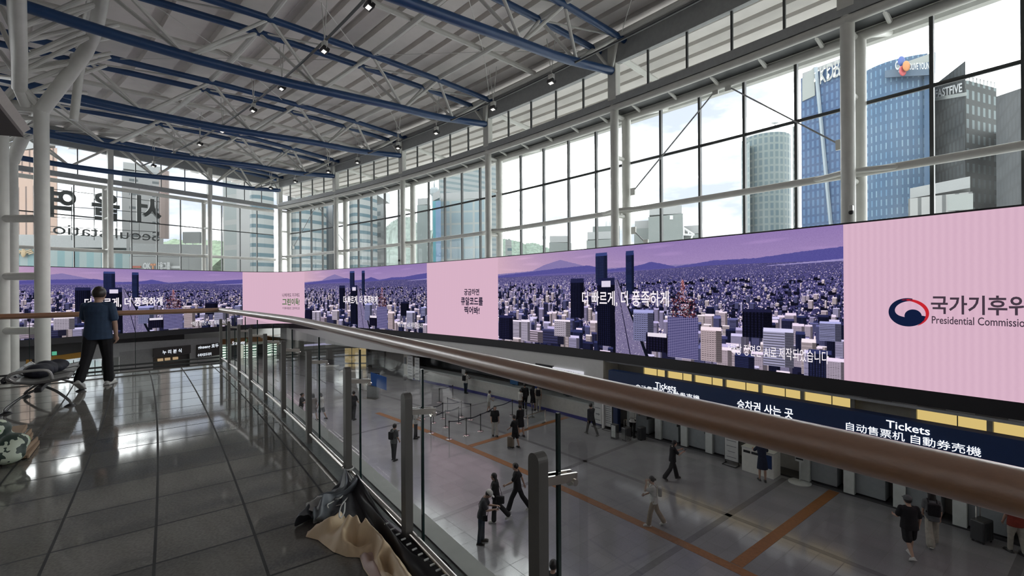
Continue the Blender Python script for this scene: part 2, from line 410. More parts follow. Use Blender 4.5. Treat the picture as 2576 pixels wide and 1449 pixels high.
def win_bay(n, p0, p1):
    """one bay of the curved wall: tall panes behind, clerestory panes above, beam and tubes"""
    w = tag(empty('window_%d' % n, P(R + 1.6, (p0 + p1) / 2, 3.2)), kind='structure')
    d0, d1 = drop(p0), drop(p1); pm = [p0 + (p1 - p0) * k / 5 for k in range(6)]
    def dz(ph): return drop(ph)
    def strip(mb, r, z0, z1, th=0.02):
        for a, b in zip(pm, pm[1:]):
            vs = [P(r, a, z0 + dz(a)), P(r, b, z0 + dz(b)), P(r, b, z1 + dz(b)), P(r, a, z1 + dz(a))]
            mb.add(vs, [(0, 1, 2, 3)])
        return mb
    def curve(r, z, k=10): return [P(r, p0 + (p1 - p0) * i / k, z + dz(p0 + (p1 - p0) * i / k)) for i in range(k + 1)]
    strip(MB(), R + 1.62, 3.2, 11.0).build('glass_panes', M_pane, w)
    strip(MB(), R + 0.42, 11.95, 13.75).build('clerestory_panes', M_pane, w)
    for a in pm[1:5]:
        MB().box(P(R + 1.6, a, 7.1 + dz(a)), er(a), et(a), Z, 0.09, 0.055, 3.95).build('mullion', M_dark, w)
        MB().box(P(R + 0.42, a, 12.85 + dz(a)), er(a), et(a), Z, 0.05, 0.045, 0.95).build('clerestory_mullion', M_dark, w)
    MB().sweep(curve(R + 1.6, 8.55), 0.075, 6).build('transom', M_dark, w)
    MB().sweep(curve(R + 1.15, 5.85), 0.15, 12).build('rail_tube', M_white, w, True)
    for ph, sg in ((p0, 1), (p1, -1)):                   # the rail swings to the front post
        MB().sweep([P(R + 0.5, ph, 5.85 + dz(ph)), P(R + 0.75, ph + sg * 0.2, 5.85 + dz(ph)), P(R + 1.1, ph + sg * 0.48, 5.85 + dz(ph))], 0.1, 10).build('rail_branch', M_white, w, True)
    MB().sweep(curve(R + 1.45, 11.12), 0.20, 12).build('head_tube', M_white, w, True)
    MB().sweep(curve(R + 0.35, 11.38), 0.17, 12).build('beam_tube', M_white, w, True)
    n_ = 12
    def band(mb, r0, r1, z0, z1):
        for i in range(n_):
            a, b = p0 + (p1 - p0) * i / n_, p0 + (p1 - p0) * (i + 1) / n_
            vs = [P(r, q, z + dz(q)) for q in (a, b) for (r, z) in ((r0, z0), (r1, z0), (r1, z1), (r0, z1))]
            mb.add(vs, [(0, 4, 5, 1), (1, 5, 6, 2), (2, 6, 7, 3), (3, 7, 4, 0), (0, 1, 2, 3), (4, 7, 6, 5)])
        return mb
    band(MB(), R + 0.22, R + 0.5, 11.55, 11.95).build('beam', M_grey, w)
    band(MB(), R + 0.52, R + 1.30, 11.27, 11.62).build('soffit', M_dark, w)
    band(MB(), R + 0.25, R + 0.55, 13.75, 15.3).build('fascia', M_grey, w)
    for i in range(5):
        a = p0 + (p1 - p0) * (i + 0.5) / 5
        MB().tube(P(R + 0.35, a, 11.4 + dz(a)), P(R + 1.45, a, 11.12 + dz(a)), 0.085, 8).build('outrigger', M_white, w, True)
    return w
for k in range(len(COLS) - 1): win_bay(k + 1, COLS[k], COLS[k + 1])

# diagonal brace rods in three bays, each with its brackets
def rod(x, label, pts):
    o = MB().sweep([onR(px, py, R + 1.4) for px, py in pts], 0.035, 6)
    t = thing('brace_rod', onR(*pts[0], R + 1.4), label, 'rod', 'wind brace rods in front of the windows')
    o.build('rod', M_grey, t)
    for px, py in (pts[0], pts[-1]):
        p = onR(px, py, R + 1.4); ph = pol(p)[1]
        MB().box(p, er(ph), et(ph), Z, 0.05, 0.14, 0.2).build('bracket', M_white, t, bevel=0.01)
rod(0, 'thin steel brace rod rising from white column to top tube above the big city screen', [(1592, 482), (1800, 228)])
rod(0, 'thin steel brace rod falling from top tube to the column right of the round tower', [(1832, 218), (2113, 364)])
rod(0, 'short brace rod rising from the screen edge beside the pale concrete building', [(1594, 580), (1625, 612)])
rod(0, 'thin brace rod crossing panes left of the second column from the corner', [(803, 524), (868, 612)])
rod(0, 'thin brace rod rising toward the corner panes in front of banded tower', [(738, 622), (792, 524)])

# end wall bays
def end_window(n, r0, r1):
    w = tag(empty('window_%d' % n, P((r0 + r1) / 2, PE, 3.0)), kind='structure')
    dzz = -0.5; e1, e2 = er(PE), et(PE)
    def pt(r, off, z): return P(r, PE, z + dzz) + e2 * off
    def pane(r_a, r_b, off, z0, z1): return MB().add([pt(r_a, off, z0), pt(r_b, off, z0), pt(r_b, off, z1), pt(r_a, off, z1)], [(0, 1, 2, 3)])
    pane(r0, r1, 1.6, 3.3, 11.3).build('glass_panes', M_pane, w)
    pane(r0, r1, 0.6, 11.9, 14.2).build('clerestory_panes', M_pane, w)
    for k in range(1, 4):
        r = r0 + (r1 - r0) * k / 4
        MB().box(pt(r, 1.6, 7.2), e1, e2, Z, 0.04, 0.09, 4.0).build('mullion', M_dark, w)
        MB().box(pt(r, 0.6, 13.0), e1, e2, Z, 0.035, 0.05, 1.15).build('clerestory_mullion', M_dark, w)
    MB().tube(pt(r0, 1.6, 8.55), pt(r1, 1.6, 8.55), 0.055, 6).build('transom', M_dark, w)
    MB().tube(pt(r0, 1.1, 5.6), pt(r1, 1.1, 5.6), 0.15, 12).build('rail_tube', M_white, w, True)
    MB().tube(pt(r0, 1.45, 11.35), pt(r1, 1.45, 11.35), 0.18, 12).build('head_tube', M_white, w, True)
    MB().box(pt((r0 + r1) / 2, 0.5, 11.75), e1, e2, Z, (r1 - r0) / 2, 0.15, 0.2).build('beam', M_grey, w)
    MB().box(pt((r0 + r1) / 2, 0.6, 14.9), e1, e2, Z, (r1 - r0) / 2, 0.15, 0.75).build('fascia', M_grey, w)
    return w
ER = []
for px in (528, 278): ER.append(pol(onPhi(px, 580, PE))[0])
ER.append(2 * ER[1] - ER[0])
end_window(8, ER[0], R + 1.0); end_window(9, ER[1], ER[0]); end_window(10, ER[2], ER[1]); end_window(11, 2 * ER[2] - ER[1], ER[2])
def end_column(r, label):
    t = thing('facade_column', P(r, PE, 2.9), label, 'column', 'steel columns of the end glass wall')
    e2 = et(PE)
    MB().tube(P(r, PE, 2.9), P(r, PE, 11.4), 0.2, 16).build('front_post', M_white, t, True)
    MB().box(P(r, PE, 12.7), er(PE), e2, Z, 0.2, 0.18, 1.4).build('column_head', M_white, t, bevel=0.02)
    MB().tube(P(r, PE, 2.9) + e2 * 1.3, P(r, PE, 10.9) + e2 * 1.3, 0.2, 16).build('rear_post', M_white, t, True)
    for z in (10.6, 8.0, 5.2): MB().tube(P(r, PE, z), P(r, PE, z) + e2 * 1.3, 0.11, 10).build('rung', M_white, t, True)
end_column(ER[0], 'white steel column pair of the end wall between the dark outdoor letters and the corner')
end_column(ER[1], 'white steel column pair of the end wall standing in front of the outdoor station letters')
end_column(ER[2], 'white steel column pair of the end wall partly hidden by the thick round posts at left')

# ================================================================ roof trusses
US = [0.3, 4.5, 9.0, 14.3, 20.3, 26.5]
LS = [-0.2, 2.7, 6.5, 11.6, 17.4, 23.5, 29.5]
DPH = 0.30
def roof_truss(ph, label, up=True, smax=29.5):
    t = thing('roof_truss', P(R - 12, ph, 11.9), label, 'roof truss', 'blue and white roof trusses')
    lo = lambda s: P(R - s, ph, interp(ZLO, s) + drop(ph, s))
    def hi(s, sg):
        q = ph + sg * DPH * (R / (R - s)); return P(R - s, q, interp(ZUP, s) + drop(ph, s))
    n = 24
    MB().sweep([lo(-0.35 + (smax + .35) * i / n) for i in range(n + 1)], 0.215, 16).build('lower_chord', M_blue, t, True)
    for sg in (-1, 1):
        MB().sweep([hi(-0.8 + (smax + .8) * i / n, sg) for i in range(n + 1)], 0.165, 14).build('upper_chord', M_blue, t, True)
    for i, s in enumerate(US):
        for sg in (-1, 1):
            for l in (LS[i], LS[i + 1]):
                MB().tube(lo(l), hi(s, sg), 0.085, 8).build('web_strut', M_white, t, True)
        MB().tube(hi(s, -1), hi(s, 1), 0.085, 8).build('cross_strut', M_white, t, True)
        if i + 1 < len(US): MB().tube(hi(s, -1), hi(US[i + 1], 1), 0.05, 8).build('upper_brace', M_white, t, True)
    return t
for ph, lb in [(41.752, 'nearest roof truss, its blue lower chord ending on the column above the biggest city screen'),
    (45.663, 'second nearest roof truss, its long blue chord crossing the whole ceiling'),
    (49.576, 'third nearest roof truss, ending above the narrow pink panel'),
    (53.52, 'fourth nearest roof truss, ending above the middle city screen'),
    (57.40, 'farthest roof truss, running low in front of the end windows')]:
    roof_truss(ph, lb)

# purlins along the roof, each one long curved tube
def ptube(s, dz, p0, p1, r, name, m, label, cat, group, n=40):
    o = MB().sweep([P(R - s, p0 + (p1 - p0) * i / n, interp(ZUP, s) + dz + drop(p0 + (p1 - p0) * i / n, s)) for i in range(n + 1)], r, 10).build(name, m, smooth=True)
    return tag(o, label, cat, group)
for k, (s, lb) in enumerate([(0.3, 'white roof purlin tube closest to the curved glass wall'), (4.5, 'second white roof purlin tube from the curved glass wall'),
    (9.0, 'third white roof purlin tube from the curved glass wall'), (14.3, 'fourth white roof purlin tube from the curved glass wall'),
    (20.3, 'fifth white roof purlin tube from the curved glass wall, by the slanted left posts'), (26.5, 'innermost white roof purlin tube above the left posts')]):
    ptube(s, 0.1, 34, 57.9, 0.15, 'roof_purlin', M_white, lb, 'purlin', 'roof purlins')
# rafters halfway between the trusses
ORD = ['over the biggest city screen', 'over the narrow pink panel', 'over the middle city screen', 'next to the corner', 'above the wide pink screen']
for k, ph in enumerate([43.71, 47.62, 51.55, 55.5, 39.8]):
    o = MB().sweep([P(R - s, ph, interp(ZUP, s) + 0.22 + drop(ph, s)) for s in [0.3 + i * 1.6 for i in range(18)]], 0.09, 6, rz=0.16).build('roof_rafter', M_white, smooth=True)
    tag(o, 'slim white rafter midway between two trusses ' + ORD[k], 'rafter', 'slim rafters')
    nd = [P(R - s, ph, interp(ZUP, s) + 0.1 + drop(ph, s)) for s in (4.5, 14.3)]
    for q, p in enumerate(nd):
        b = thing('roof_bracing', p, 'thin crossed tie rods %s bay %s' % ('in the outer roof' if q == 0 else 'in the inner roof', ORD[k]), 'tie rods', 'roof tie rods')
        s = (4.5, 14.3)[q]
        MB().box(p, er(ph), et(ph), Z, 0.22, 0.22, 0.02).build('plate', M_white, b)
        for sg in (-1, 1):
            for ds in (-4.4, 4.6):
                MB().tube(p, P(R - s - ds, ph + sg * (1.96 - DPH), interp(ZUP, s + ds) + drop(ph, s + ds)), 0.02, 5).build('tie_rod', M_white, b)
# lighting tracks hung below the purlins with floodlights
m_lamp = emit('floodlight_lens', (1.0, 0.97, 0.9), 1.1)
def track(s, z, p0, p1, label):
    t = thing('lighting_track', P(R - s, (p0 + p1) / 2, z), label, 'lighting track', 'lighting tracks under the roof')
    pts = [P(R - s, p0 + (p1 - p0) * i / 40, z + drop(p0 + (p1 - p0) * i / 40, s)) for i in range(41)]
    MB().sweep(pts, 0.07, 6, rz=0.05).build('rail', M_dark, t)
    for k, ph in enumerate([c + d for c in COLS[3:7] for d in (0.55, 2.3)]):
        if not p0 < ph < p1: continue
        for dd in (-0.12, 0.12):
            MB().tube(P(R - s, ph, z + drop(ph, s)), P(R - s, ph + dd, interp(ZUP, s) + drop(ph, s)), 0.022, 5).build('hanger', M_white, t)
def flood(s, ph, z, label):
    p = P(R - s, ph, z - 0.1 + drop(ph, s)); f = thing('floodlight', p, label, 'floodlight', 'floodlights on the lighting tracks')
    d = (-er(ph) * 0.35 - Z).normalized(); ex = et(ph); ey = d.cross(ex)
    MB().box(p - Z * 0.02, er(ph), et(ph), Z, 0.09, 0.16, 0.1).build('gear_box', M_white, f, bevel=0.01)
    MB().box(p - Z * 0.3, ex, ey, d, 0.2, 0.15, 0.09).build('lamp_housing', M_black, f, bevel=0.02)
    MB().box(p - Z * 0.3 + d * 0.095, ex, ey, d, 0.13, 0.08, 0.006).build('lens', m_lamp, f)
    for sg in (-1, 1): MB().tube(p + ex * 0.2 * sg, p - Z * 0.3 + ex * 0.21 * sg, 0.015, 5).build('yoke', M_white, f)
    ld = bpy.data.lights.new('floodlight_beam', 'SPOT'); ld.energy = FLOOD; ld.spot_size = radians(95); ld.spot_blend = 0.6; ld.shadow_soft_size = 0.15
    ld.color = (1.0, 0.96, 0.9)
    lo_ = bpy.data.objects.new('floodlight_beam', ld); COL.objects.link(lo_); lo_.parent = f
    lo_.location = (p - Z * 0.3 + d * 0.12) - p; lo_.rotation_euler = d.to_track_quat('-Z', 'Y').to_euler()
FLOOD = 700.0
TR = [(3.0, 12.75), (13.0, 12.6)]
track(3.0, 12.75, 36.5, 57.0, 'dark lighting track hung under the roof near the curved glass wall')
track(13.0, 12.6, 36.5, 57.0, 'dark lighting track hung across the middle of the ceiling')
BY = ['over the biggest city screen', 'over its left end', 'over the narrow pink panel', 'over the middle city screen']
for q, (s, z) in enumerate(TR):
    for k in range(4):
        for j, d in enumerate((0.55, 2.3)):
            ph = COLS[3 + k] + d
            flood(s, ph, z, '%s floodlight on the %s track %s' % (('nearer', 'farther')[j], ('window side', 'middle')[q], BY[k]))
# ================================================================ branching posts at left
def spline(pts, k=6):
    out = []; n = len(pts); g = lambda i: pts[max(0, min(n - 1, i))]
    for i in range(n - 1):
        p0, p1, p2, p3 = g(i - 1), g(i), g(i + 1), g(i + 2)
        for j in range(k):
            u = j / k
            out.append(0.5 * ((2 * p1) + (p2 - p0) * u + (2 * p0 - 5 * p1 + 4 * p2 - p3) * u * u + (3 * p1 - p0 - 3 * p2 + p3) * u ** 3))
    out.append(pts[-1]); return out
def tree_post():
    c1 = atD(106, 600, 20.5); c0 = atD(3, 600, 20.5)
    t = thing('branching_post', (c1.x, c1.y, -6.2), 'pair of thick round white posts at left with branching lattice arms above', 'column')
    zt = atD(102, 272, 20.5).z
    MB().tube((c1.x, c1.y, -6.2), (c1.x, c1.y, zt), 0.262, 20).build('post', M_white, t, True)
    MB().tube((c0.x, c0.y, -6.2), (c0.x, c0.y, zt + 0.2), 0.262, 20).build('post', M_white, t, True)
    for y in (550, 695, 832):
        z = atD(55, y, 20.5).z
        MB().tube((c0.x, c0.y, z), (c1.x, c1.y, z), 0.17, 12).build('rung', M_white, t, True)
    top1, top0 = Vector((c1.x, c1.y, zt)), Vector((c0.x, c0.y, zt + 0.2))
    MB().tube(top0, top1, 0.24, 14).build('head_beam', M_white, t, True)
    MB().tube(top0 - Z * 0.55, top1 - Z * 0.5, 0.09, 8).build('lower_beam', M_white, t, True)
    A = spline([top1 - Z * 0.1, atD(215, 130, 20.2), atD(243, 60, 18.9), atD(258, -25, 17.6)], 5)
    B = spline([atD(49, 222, 19.9), atD(49, 150, 18.6), atD(45, 70, 17.0), atD(40, -40, 15.2)], 5)
    MB().sweep(A, [0.27] * 6 + [0.24] * (len(A) - 6), 16).build('branch', M_white, t, True)
    MB().sweep(B, 0.25, 16).build('branch', M_white, t, True)
    MB().sweep(spline([top1 + Vector((0.3, 1.2, -0.1)), atD(205, 158, 21.6), atD(238, 80, 20.4)], 5), 0.17, 12).build('branch', M_white, t, True)
    for q in (top0, top1): MB().tube(q, B[0] + Z * 0.15, 0.17, 10).build('node_strut', M_white, t, True)
    MB().tube(B[0], Vector((B[0].x - .1, B[0].y + .4, zt)), 0.22, 12).build('node_strut', M_white, t, True)
    na, nb = len(A) - 1, len(B) - 1
    fa = lambda u: A[int(round(u * na))]; fb = lambda u: B[int(round(u * nb))]
    for ub, ua in [(0.05, 0.3), (0.2, 0.3), (0.2, 0.5), (0.33, 0.5), (0.33, 0.66), (0.5, 0.66), (0.5, 0.86), (0.7, 0.86), (0.7, 1.0)]:
        MB().tube(fb(ub), fa(ua), 0.085, 8).build('lattice_strut', M_white, t, True)
    back = Vector((-1.6, 2.6, 0.35))
    for ub, ua in [(0.05, 0.2), (0.05, 0.4), (0.2, 0.5), (0.33, 0.6), (0.5, 0.8), (0.7, 0.9)]:
        MB().tube(fb(ub) + back * 0.4, fa(ua) + back, 0.085, 8).build('lattice_strut', M_white, t, True)
    for ub, pt in [(0.1, (0, 130, 21.0)), (0.3, (0, 60, 20.0)), (0.55, (0, 12, 18.5)), (0.1, (-20, 190, 21.5))]:
        MB().tube(fb(ub), atD(*pt), 0.1, 8).build('lattice_strut', M_white, t, True)
    # the next one beyond
    b = thing('branching_post', (atD(30, 600, 33).x, atD(30, 600, 33).y, -6.2), 'slanted white post with lattice seen behind the brown soffit corner', 'column')
    MB().sweep([atD(58, 345, 33), atD(44, 375, 33), atD(31, 408, 33)], 0.36, 14).build('branch', M_white, b, True)
    q = atD(31, 408, 33); MB().tube((q.x, q.y, -6.2), q, 0.3, 14).build('post', M_white, b, True)
    for y0, y1 in ((310, 352), (325, 362), (340, 372)):
        MB().tube(atD(0, y1, 33), atD(95, y0, 33), 0.12, 8).build('lattice_strut', M_white, b, True)
tree_post()
# brown soffit corner at the left edge
c = onz(59, 345, 4.3); a = (onz(0, 272, 4.3) - c) * 5; b = (onz(0, 340, 4.3) - c) * 5
c2 = c + a + b
cano = tag(MB().prism([c, c + b, c2, c + a], 4.3, 4.62).build('shop_canopy', [mat('brown_soffit', (0.055, 0.040, 0.036), 0.6)]), 'dark brown canopy corner jutting in at the left edge', 'canopy')
rim = MB()
rim.tube(c + Z * 0.16, c + a + Z * 0.16, 0.09, 4).tube(c + Z * 0.16, c + b + Z * 0.16, 0.09, 4)
rim.build('rim', mat('pale_rim', (0.45, 0.42, 0.38), 0.5), cano)

# ================================================================ the long curved video screen
PS = 57.45
def zs0(ph): return -1.81 - 0.018 * (ph - 37)
def path_point(t):
    """point and inward normal t metres along the screen, from angle 30 on the arc round the corner into the end wall"""
    for i in range(len(PT) - 1):
        if t <= PT[i + 1][0] or i == len(PT) - 2:
            (ta, pa), (tb, pb) = PT[i], PT[i + 1]; k = (t - ta) / (tb - ta); p = pa + (pb - pa) * k
            d = (pb - pa).normalized(); return p, Vector((-d.y, d.x, 0))
PT = []; tt = 0.0
seq = [P(R, 30 + 0.25 * i) for i in range(int((55.75 - 30) / 0.25) + 1)]
a_, c_, b_ = P(R, 55.75), P(R, PS), P(R - 4.5, PS)
seq += [a_ * (1 - u) ** 2 + c_ * 2 * u * (1 - u) + b_ * u * u for u in [i / 12 for i in range(1, 13)]]
seq += [P(R - 4.5 - i, PS) for i in range(1, 26)]
for i, p in enumerate(seq):
    if i: tt += (p - seq[i - 1]).length
    PT.append((tt, p))
T_ARC = R * radians(55.75 - 30)
T_LINE = [t for t, p in PT if abs(pol(p)[0] - (R - 4.5)) < 0.02][0]
def t_of(px, py):
    p = onR(px, py, R); r, ph = pol(p)
    if ph < 55.75: return R * radians(ph - 30)
    p = onPhi(px, py, PS); r = pol(p)[0]
    if r < R - 4.5: return T_LINE + (R - 4.5 - r)
    best = min(PT, key=lambda q: abs((q[1].x / q[1].y) - ray(px, py).x))
    return best[0]
HS = 5.66
def sp(t, z, d=0.0):
    p, n = path_point(t); zz = zs0(min(pol(p)[1], 57.4))
    return Vector((p.x, p.y, zz + z)) + n * d
def strip_mesh(t0, t1, z0, z1, d, du=0.5, uv=True, thick=0.0):
    n = max(1, int((t1 - t0) / du)); mb = MB()
    for i in range(n):
        a, b = t0 + (t1 - t0) * i / n, t0 + (t1 - t0) * (i + 1) / n
        ua, ub = (t1 - a) / (t1 - t0), (t1 - b) / (t1 - t0)
        mb.add([sp(a, z0, d), sp(b, z0, d), sp(b, z1, d), sp(a, z1, d)], [(0, 1, 2, 3)], [((ua, 0), (ub, 0), (ub, 1), (ua, 1))])
        if thick:
            mb.add([sp(a, z0, d - thick), sp(b, z0, d - thick), sp(b, z1, d - thick), sp(a, z1, d - thick),
                    sp(a, z0, d), sp(b, z0, d), sp(b, z1, d), sp(a, z1, d)], [(0, 3, 2, 1), (0, 1, 5, 4), (3, 7, 6, 2)])
    return mb
# the picture shown on the screen: a city seen from the air, computed here
def city_picture(W=1792, H=512):
    rng = np.random.default_rng(11); img = np.zeros((H, W, 3), np.float32)
    tl, tr = t_of(1254, 750), t_of(2123, 750)
    def uv(px, py):
        t = t_of(px, py); q = onR(px, py, R); return (tl - t) / (tl - tr) * W, (q.z - zs0(pol(q)[1])) / HS * H
    yy, xx = np.mgrid[0:H, 0:W].astype(np.float32); v = yy / H; u = xx / W
    A, Bc, Cc = np.array([.84, .68, .76]), np.array([.58, .47, .72]), np.array([.66, .55, .76])
    k = np.clip(u * 1.6, 0, 1)[..., None]; kv = np.clip((v - .72) / .28, 0, 1)[..., None]
    img[:] = (A * (1 - k) + Cc * k) * (1 - kv * k) + Bc * kv * k
    cl = np.sin(xx / 90 + np.sin(yy / 17) * 1.5) * np.sin(yy / 11 + xx / 300); img += (np.clip(cl - .55, 0, 1) * .12 * np.clip((v - .75) * 6, 0, 1))[..., None] * np.array([1, .75, .8])
    def ridge(pts, col, soft=0.0):
        xs, ys = zip(*[uv(*p) for p in pts]); h = np.interp(np.arange(W), xs, ys) + np.convolve(rng.normal(0, 1.5, W), np.ones(9) / 9, 'same')
        m = (yy < h[None, :])[..., None]; img[:] = np.where(m, np.array(col), img)
    ridge([(1254, 690), (1340, 682), (1370, 667), (1410, 654), (1450, 664), (1500, 676), (1600, 672), (1800, 660), (2123, 640)], (.53, .47, .70))
    ridge([(1254, 694), (1320, 686), (1400, 676), (1480, 668), (1530, 678), (1590, 672), (1640, 659), (1700, 671), (1800, 655), (1900, 650), (2010, 634), (2060, 628), (2123, 620)], (.33, .31, .62))
    ridge([(1254, 700), (1400, 688), (1600, 680), (1800, 668), (2000, 662), (2123, 655)], (.40, .36, .64))
    gr = np.clip((v - .1) / .5, 0, 1)[..., None]; low = (np.array((.12, .12, .23)) * (1 - gr) + np.array((.31, .29, .52)) * gr); hz_ = np.interp(np.arange(W), *zip(*[uv(*p) for p in [(1254, 699), (1500, 689), (1800, 667), (2123, 654)]])); img[:] = np.where((yy < hz_[None, :])[..., None], low, img)
    def rect(x0, x1, y0, y1, col):
        x0, x1, y0, y1 = [int(round(q)) for q in (x0, x1, y0, y1)]; x0, y0 = max(x0, 0), max(y0, 0)
        if x1 > x0 and y1 > y0: img[y0:y1, x0:x1] = col
    hor = np.interp(np.arange(W), *zip(*[uv(*p) for p in [(1254, 700), (1500, 690), (1800, 668), (2123, 655)]]))
    pal = [(.93, .84, .90), (.80, .72, .84), (.62, .55, .75), (.22, .20, .40), (.12, .12, .27), (.72, .66, .84), (.97, .88, .91), (.30, .28, .50), (.16, .15, .33)]
    for i in range(34000):                                  # sprawl, finer towards the horizon
        x = rng.integers(0, W); d = rng.random() ** 1.6; y = hor[x] - d * (hor[x] - 40)
        s = 1.0 + 8 * d; w, h = s * (.5 + rng.random() * 1.0), s * (.5 + rng.random() * 1.0)
        right = x > W * .55 and d < .62
        c = pal[(0, 1, 6, 6, 1, 5, 2, 0, 4, 3, 7, 8)[rng.integers(0, 12)]] if not right or rng.random() < .5 else ((.10, .10, .22), (.16, .17, .32), (.07, .08, .16))[rng.integers(0, 3)]
        hz = min(1, .55 + d * 3.0); c = np.array(c) * hz + np.array((.60, .52, .73)) * (1 - hz)
        rect(x, x + w, y, y + h, c)
    # pale river at right
    x0, y0 = uv(1930, 668); x1, y1 = uv(2123, 652)
    for x in range(int(x0), W): rect(x, x + 1, np.interp(x, [x0, x1], [y0 - 2, y1 - 5]), np.interp(x, [x0, x1], [y0, y1 + 2]), (.62, .57, .80))
    def block(x, y, w, h, base, dark=False, tone=None):
        """box building: bright front with window rows, darker side, pale roof"""
        c = np.array(base); sw = w * .38
        rect(x, x + w, y, y + h, c * (.55 if dark else .80)); rect(x + w, x + w + sw, y, y + h * .98, c * .38)
        rect(x + 1, x + w + sw - 1, y + h - max(2, h * .06), y + h + max(1.5, h * .05), np.clip(c * (1.0 if dark else 1.08), 0, 1))
        st = max(2, int(w / 9))
        if w > 7:
            for q in np.arange(y + 3, y + h * .92, max(3.0, w / 8)): rect(x + 1, x + w - 1, q, q + max(1, w / 20), c * (.42 if not dark else .75))
            if rng.random() < .6:
                for q in np.arange(x + 2, x + w - 1, max(3.0, w / 6)): rect(q, q + max(1, w / 16), y, y + h * .93, c * (.72 if not dark else .35))
            for q in np.arange(y + 3, y + h * .92, max(3.0, w / 8)): rect(x + w, x + w + sw, q, q + 1, c * .55)
    bs = [(.90, .82, .93), (.95, .85, .92), (.80, .76, .95), (.72, .67, .86), (.95, .86, .90), (.40, .40, .62)]
    dk = [(.20, .22, .42), (.16, .17, .34), (.26, .26, .46)]
    for row in np.linspace(.66, -.12, 19):
        d = (.68 - row) / .78; n = int(72 - 42 * d); gap = W / n
        for i in rng.permutation(n):
            if rng.random() < .18: continue
            x = i * gap + rng.normal(0, gap * .25); right = x > W * .55
            w = (7 + 34 * d ** 1.2) * (.5 + .8 * rng.random()); h = (12 + 92 * d) * (.35 + 1.0 * rng.random())
            if right and row > .34: w *= .7; h *= .55
            y0 = row * H - (6 if d < .3 else 0) + rng.normal(0, 5)
            if rng.random() < .35:
                for q in range(5): rect(x - 12 + q * 6 * rng.random(), x + 4 + w * rng.random(), y0 - 6 - 4 * q * d, y0 + 4, (.07, .07, .14))
            if rng.random() < .36: block(x, y0, w, h, dk[rng.integers(0, 3)], True)
            else: block(x, y0, w, h, bs[rng.integers(0, 6)])
    def poly_rect(px0, px1, pyt, pyb, base, dark=True):
        (a, tp), (b, bt) = uv(px0, pyt), uv(px1, pyb); block(a, bt, (b - a) * .8, tp - bt, base, dark)
    # avenue
    for f in np.linspace(0, 1, 240):
        (xa, y), (xb, _) = uv(1547 + 3 * f, 705 + 185 * f), uv(1553 + 72 * f, 705 + 185 * f)
        rect(xa, xb, y - 2, y + 2, (.48, .44, .60)); m = (xa + xb) / 2; rect(m - 1 - 2 * f, m + 1 + 2 * f, y - 2, y + 2, (.12, .11, .22))
        for q in range(3):
            if rng.random() < .5: z = xa + (xb - xa) * rng.random(); rect(z, z + 1 + 3 * f, y, y + 2, (.90, .85, .90) if rng.random() < .6 else (.15, .14, .25))
        rect(xa - 6 - 10 * f, xa - 1, y - 2, y + 2, (.06, .07, .12)); rect(xb + 1, xb + 4 + 14 * f, y - 2, y + 2, (.06, .07, .12))
    poly_rect(1499, 1526, 641, 712, (.22, .27, .52)); poly_rect(1575, 1594, 637, 740, (.17, .22, .44))
    poly_rect(1436, 1467, 706, 800, (.13, .14, .29)); poly_rect(1503, 1544, 708, 872, (.12, .13, .28))
    (a, tp), (b, bt) = uv(1514, 707), uv(1537, 722); rect(a, b, bt, tp, (.88, .84, .93))
    poly_rect(1594, 1640, 782, 860, (.62, .62, .85), False); poly_rect(1626, 1682, 838, 888, (.14, .13, .27)); (a, tp), (b, bt) = uv(1630, 836), uv(1678, 850); rect(a, b, bt, tp, (.93, .88, .94))
    poly_rect(1364, 1414, 828, 866, (.30, .30, .50)); poly_rect(1320, 1362, 830, 862, (.85, .76, .86), False); poly_rect(1868, 1936, 780, 852, (.12, .12, .25)); poly_rect(1920, 1990, 828, 925, (.80, .78, .95), False)
    poly_rect(1286, 1312, 806, 850, (.90, .85, .97), False); poly_rect(1312, 1332, 806, 858, (.90, .85, .97), False); poly_rect(1256, 1288, 795, 855, (.16, .16, .33)); poly_rect(1395, 1432, 805, 848, (.92, .86, .95), False)
    poly_rect(2062, 2112, 810, 860, (.66, .66, .88), False); poly_rect(1763, 1812, 825, 912, (.95, .84, .88), False)
    # unfinished tower with its red crane
    (a, tp), (b, bt) = uv(1680, 795), uv(1758, 905); rect(a, b, bt, tp, (.16, .16, .36))
    for q in np.arange(bt, tp, 7): rect(a, b, q, q + 1.5, (.70, .66, .86))
    for q in np.arange(a, b, 9): rect(q, q + 1.5, bt, tp, (.66, .60, .80))
    (a, tp), (b, bt) = uv(1690, 755), uv(1750, 800)
    for i in range(300):
        x, y = rng.uniform(a, b), rng.uniform(bt, tp + 6); rect(x, x + 5, y, y + 4, ((.30, .14, .20), (.16, .08, .14), (.52, .24, .26), (.08, .06, .12))[rng.integers(0, 4)])
    for i in range(160):
        f = rng.random(); (x, y) = uv(1717 + rng.normal(0, 9 * (1 - f) + 1), 760 - 55 * f); rect(x, x + 3, y, y + 5, ((.62, .28, .26), (.38, .18, .22), (.85, .70, .76))[rng.integers(0, 3)])
    b = img.copy(); b[1:-1, 1:-1] = (img[1:-1, 1:-1] * 4 + img[:-2, 1:-1] + img[2:, 1:-1] + img[1:-1, :-2] + img[1:-1, 2:]) / 8
    g_ = b.mean(-1, keepdims=True); b = g_ + (b - g_) * .88; b += rng.normal(0, .018, (H, W, 1))
    return np.clip(b, 0, 1)
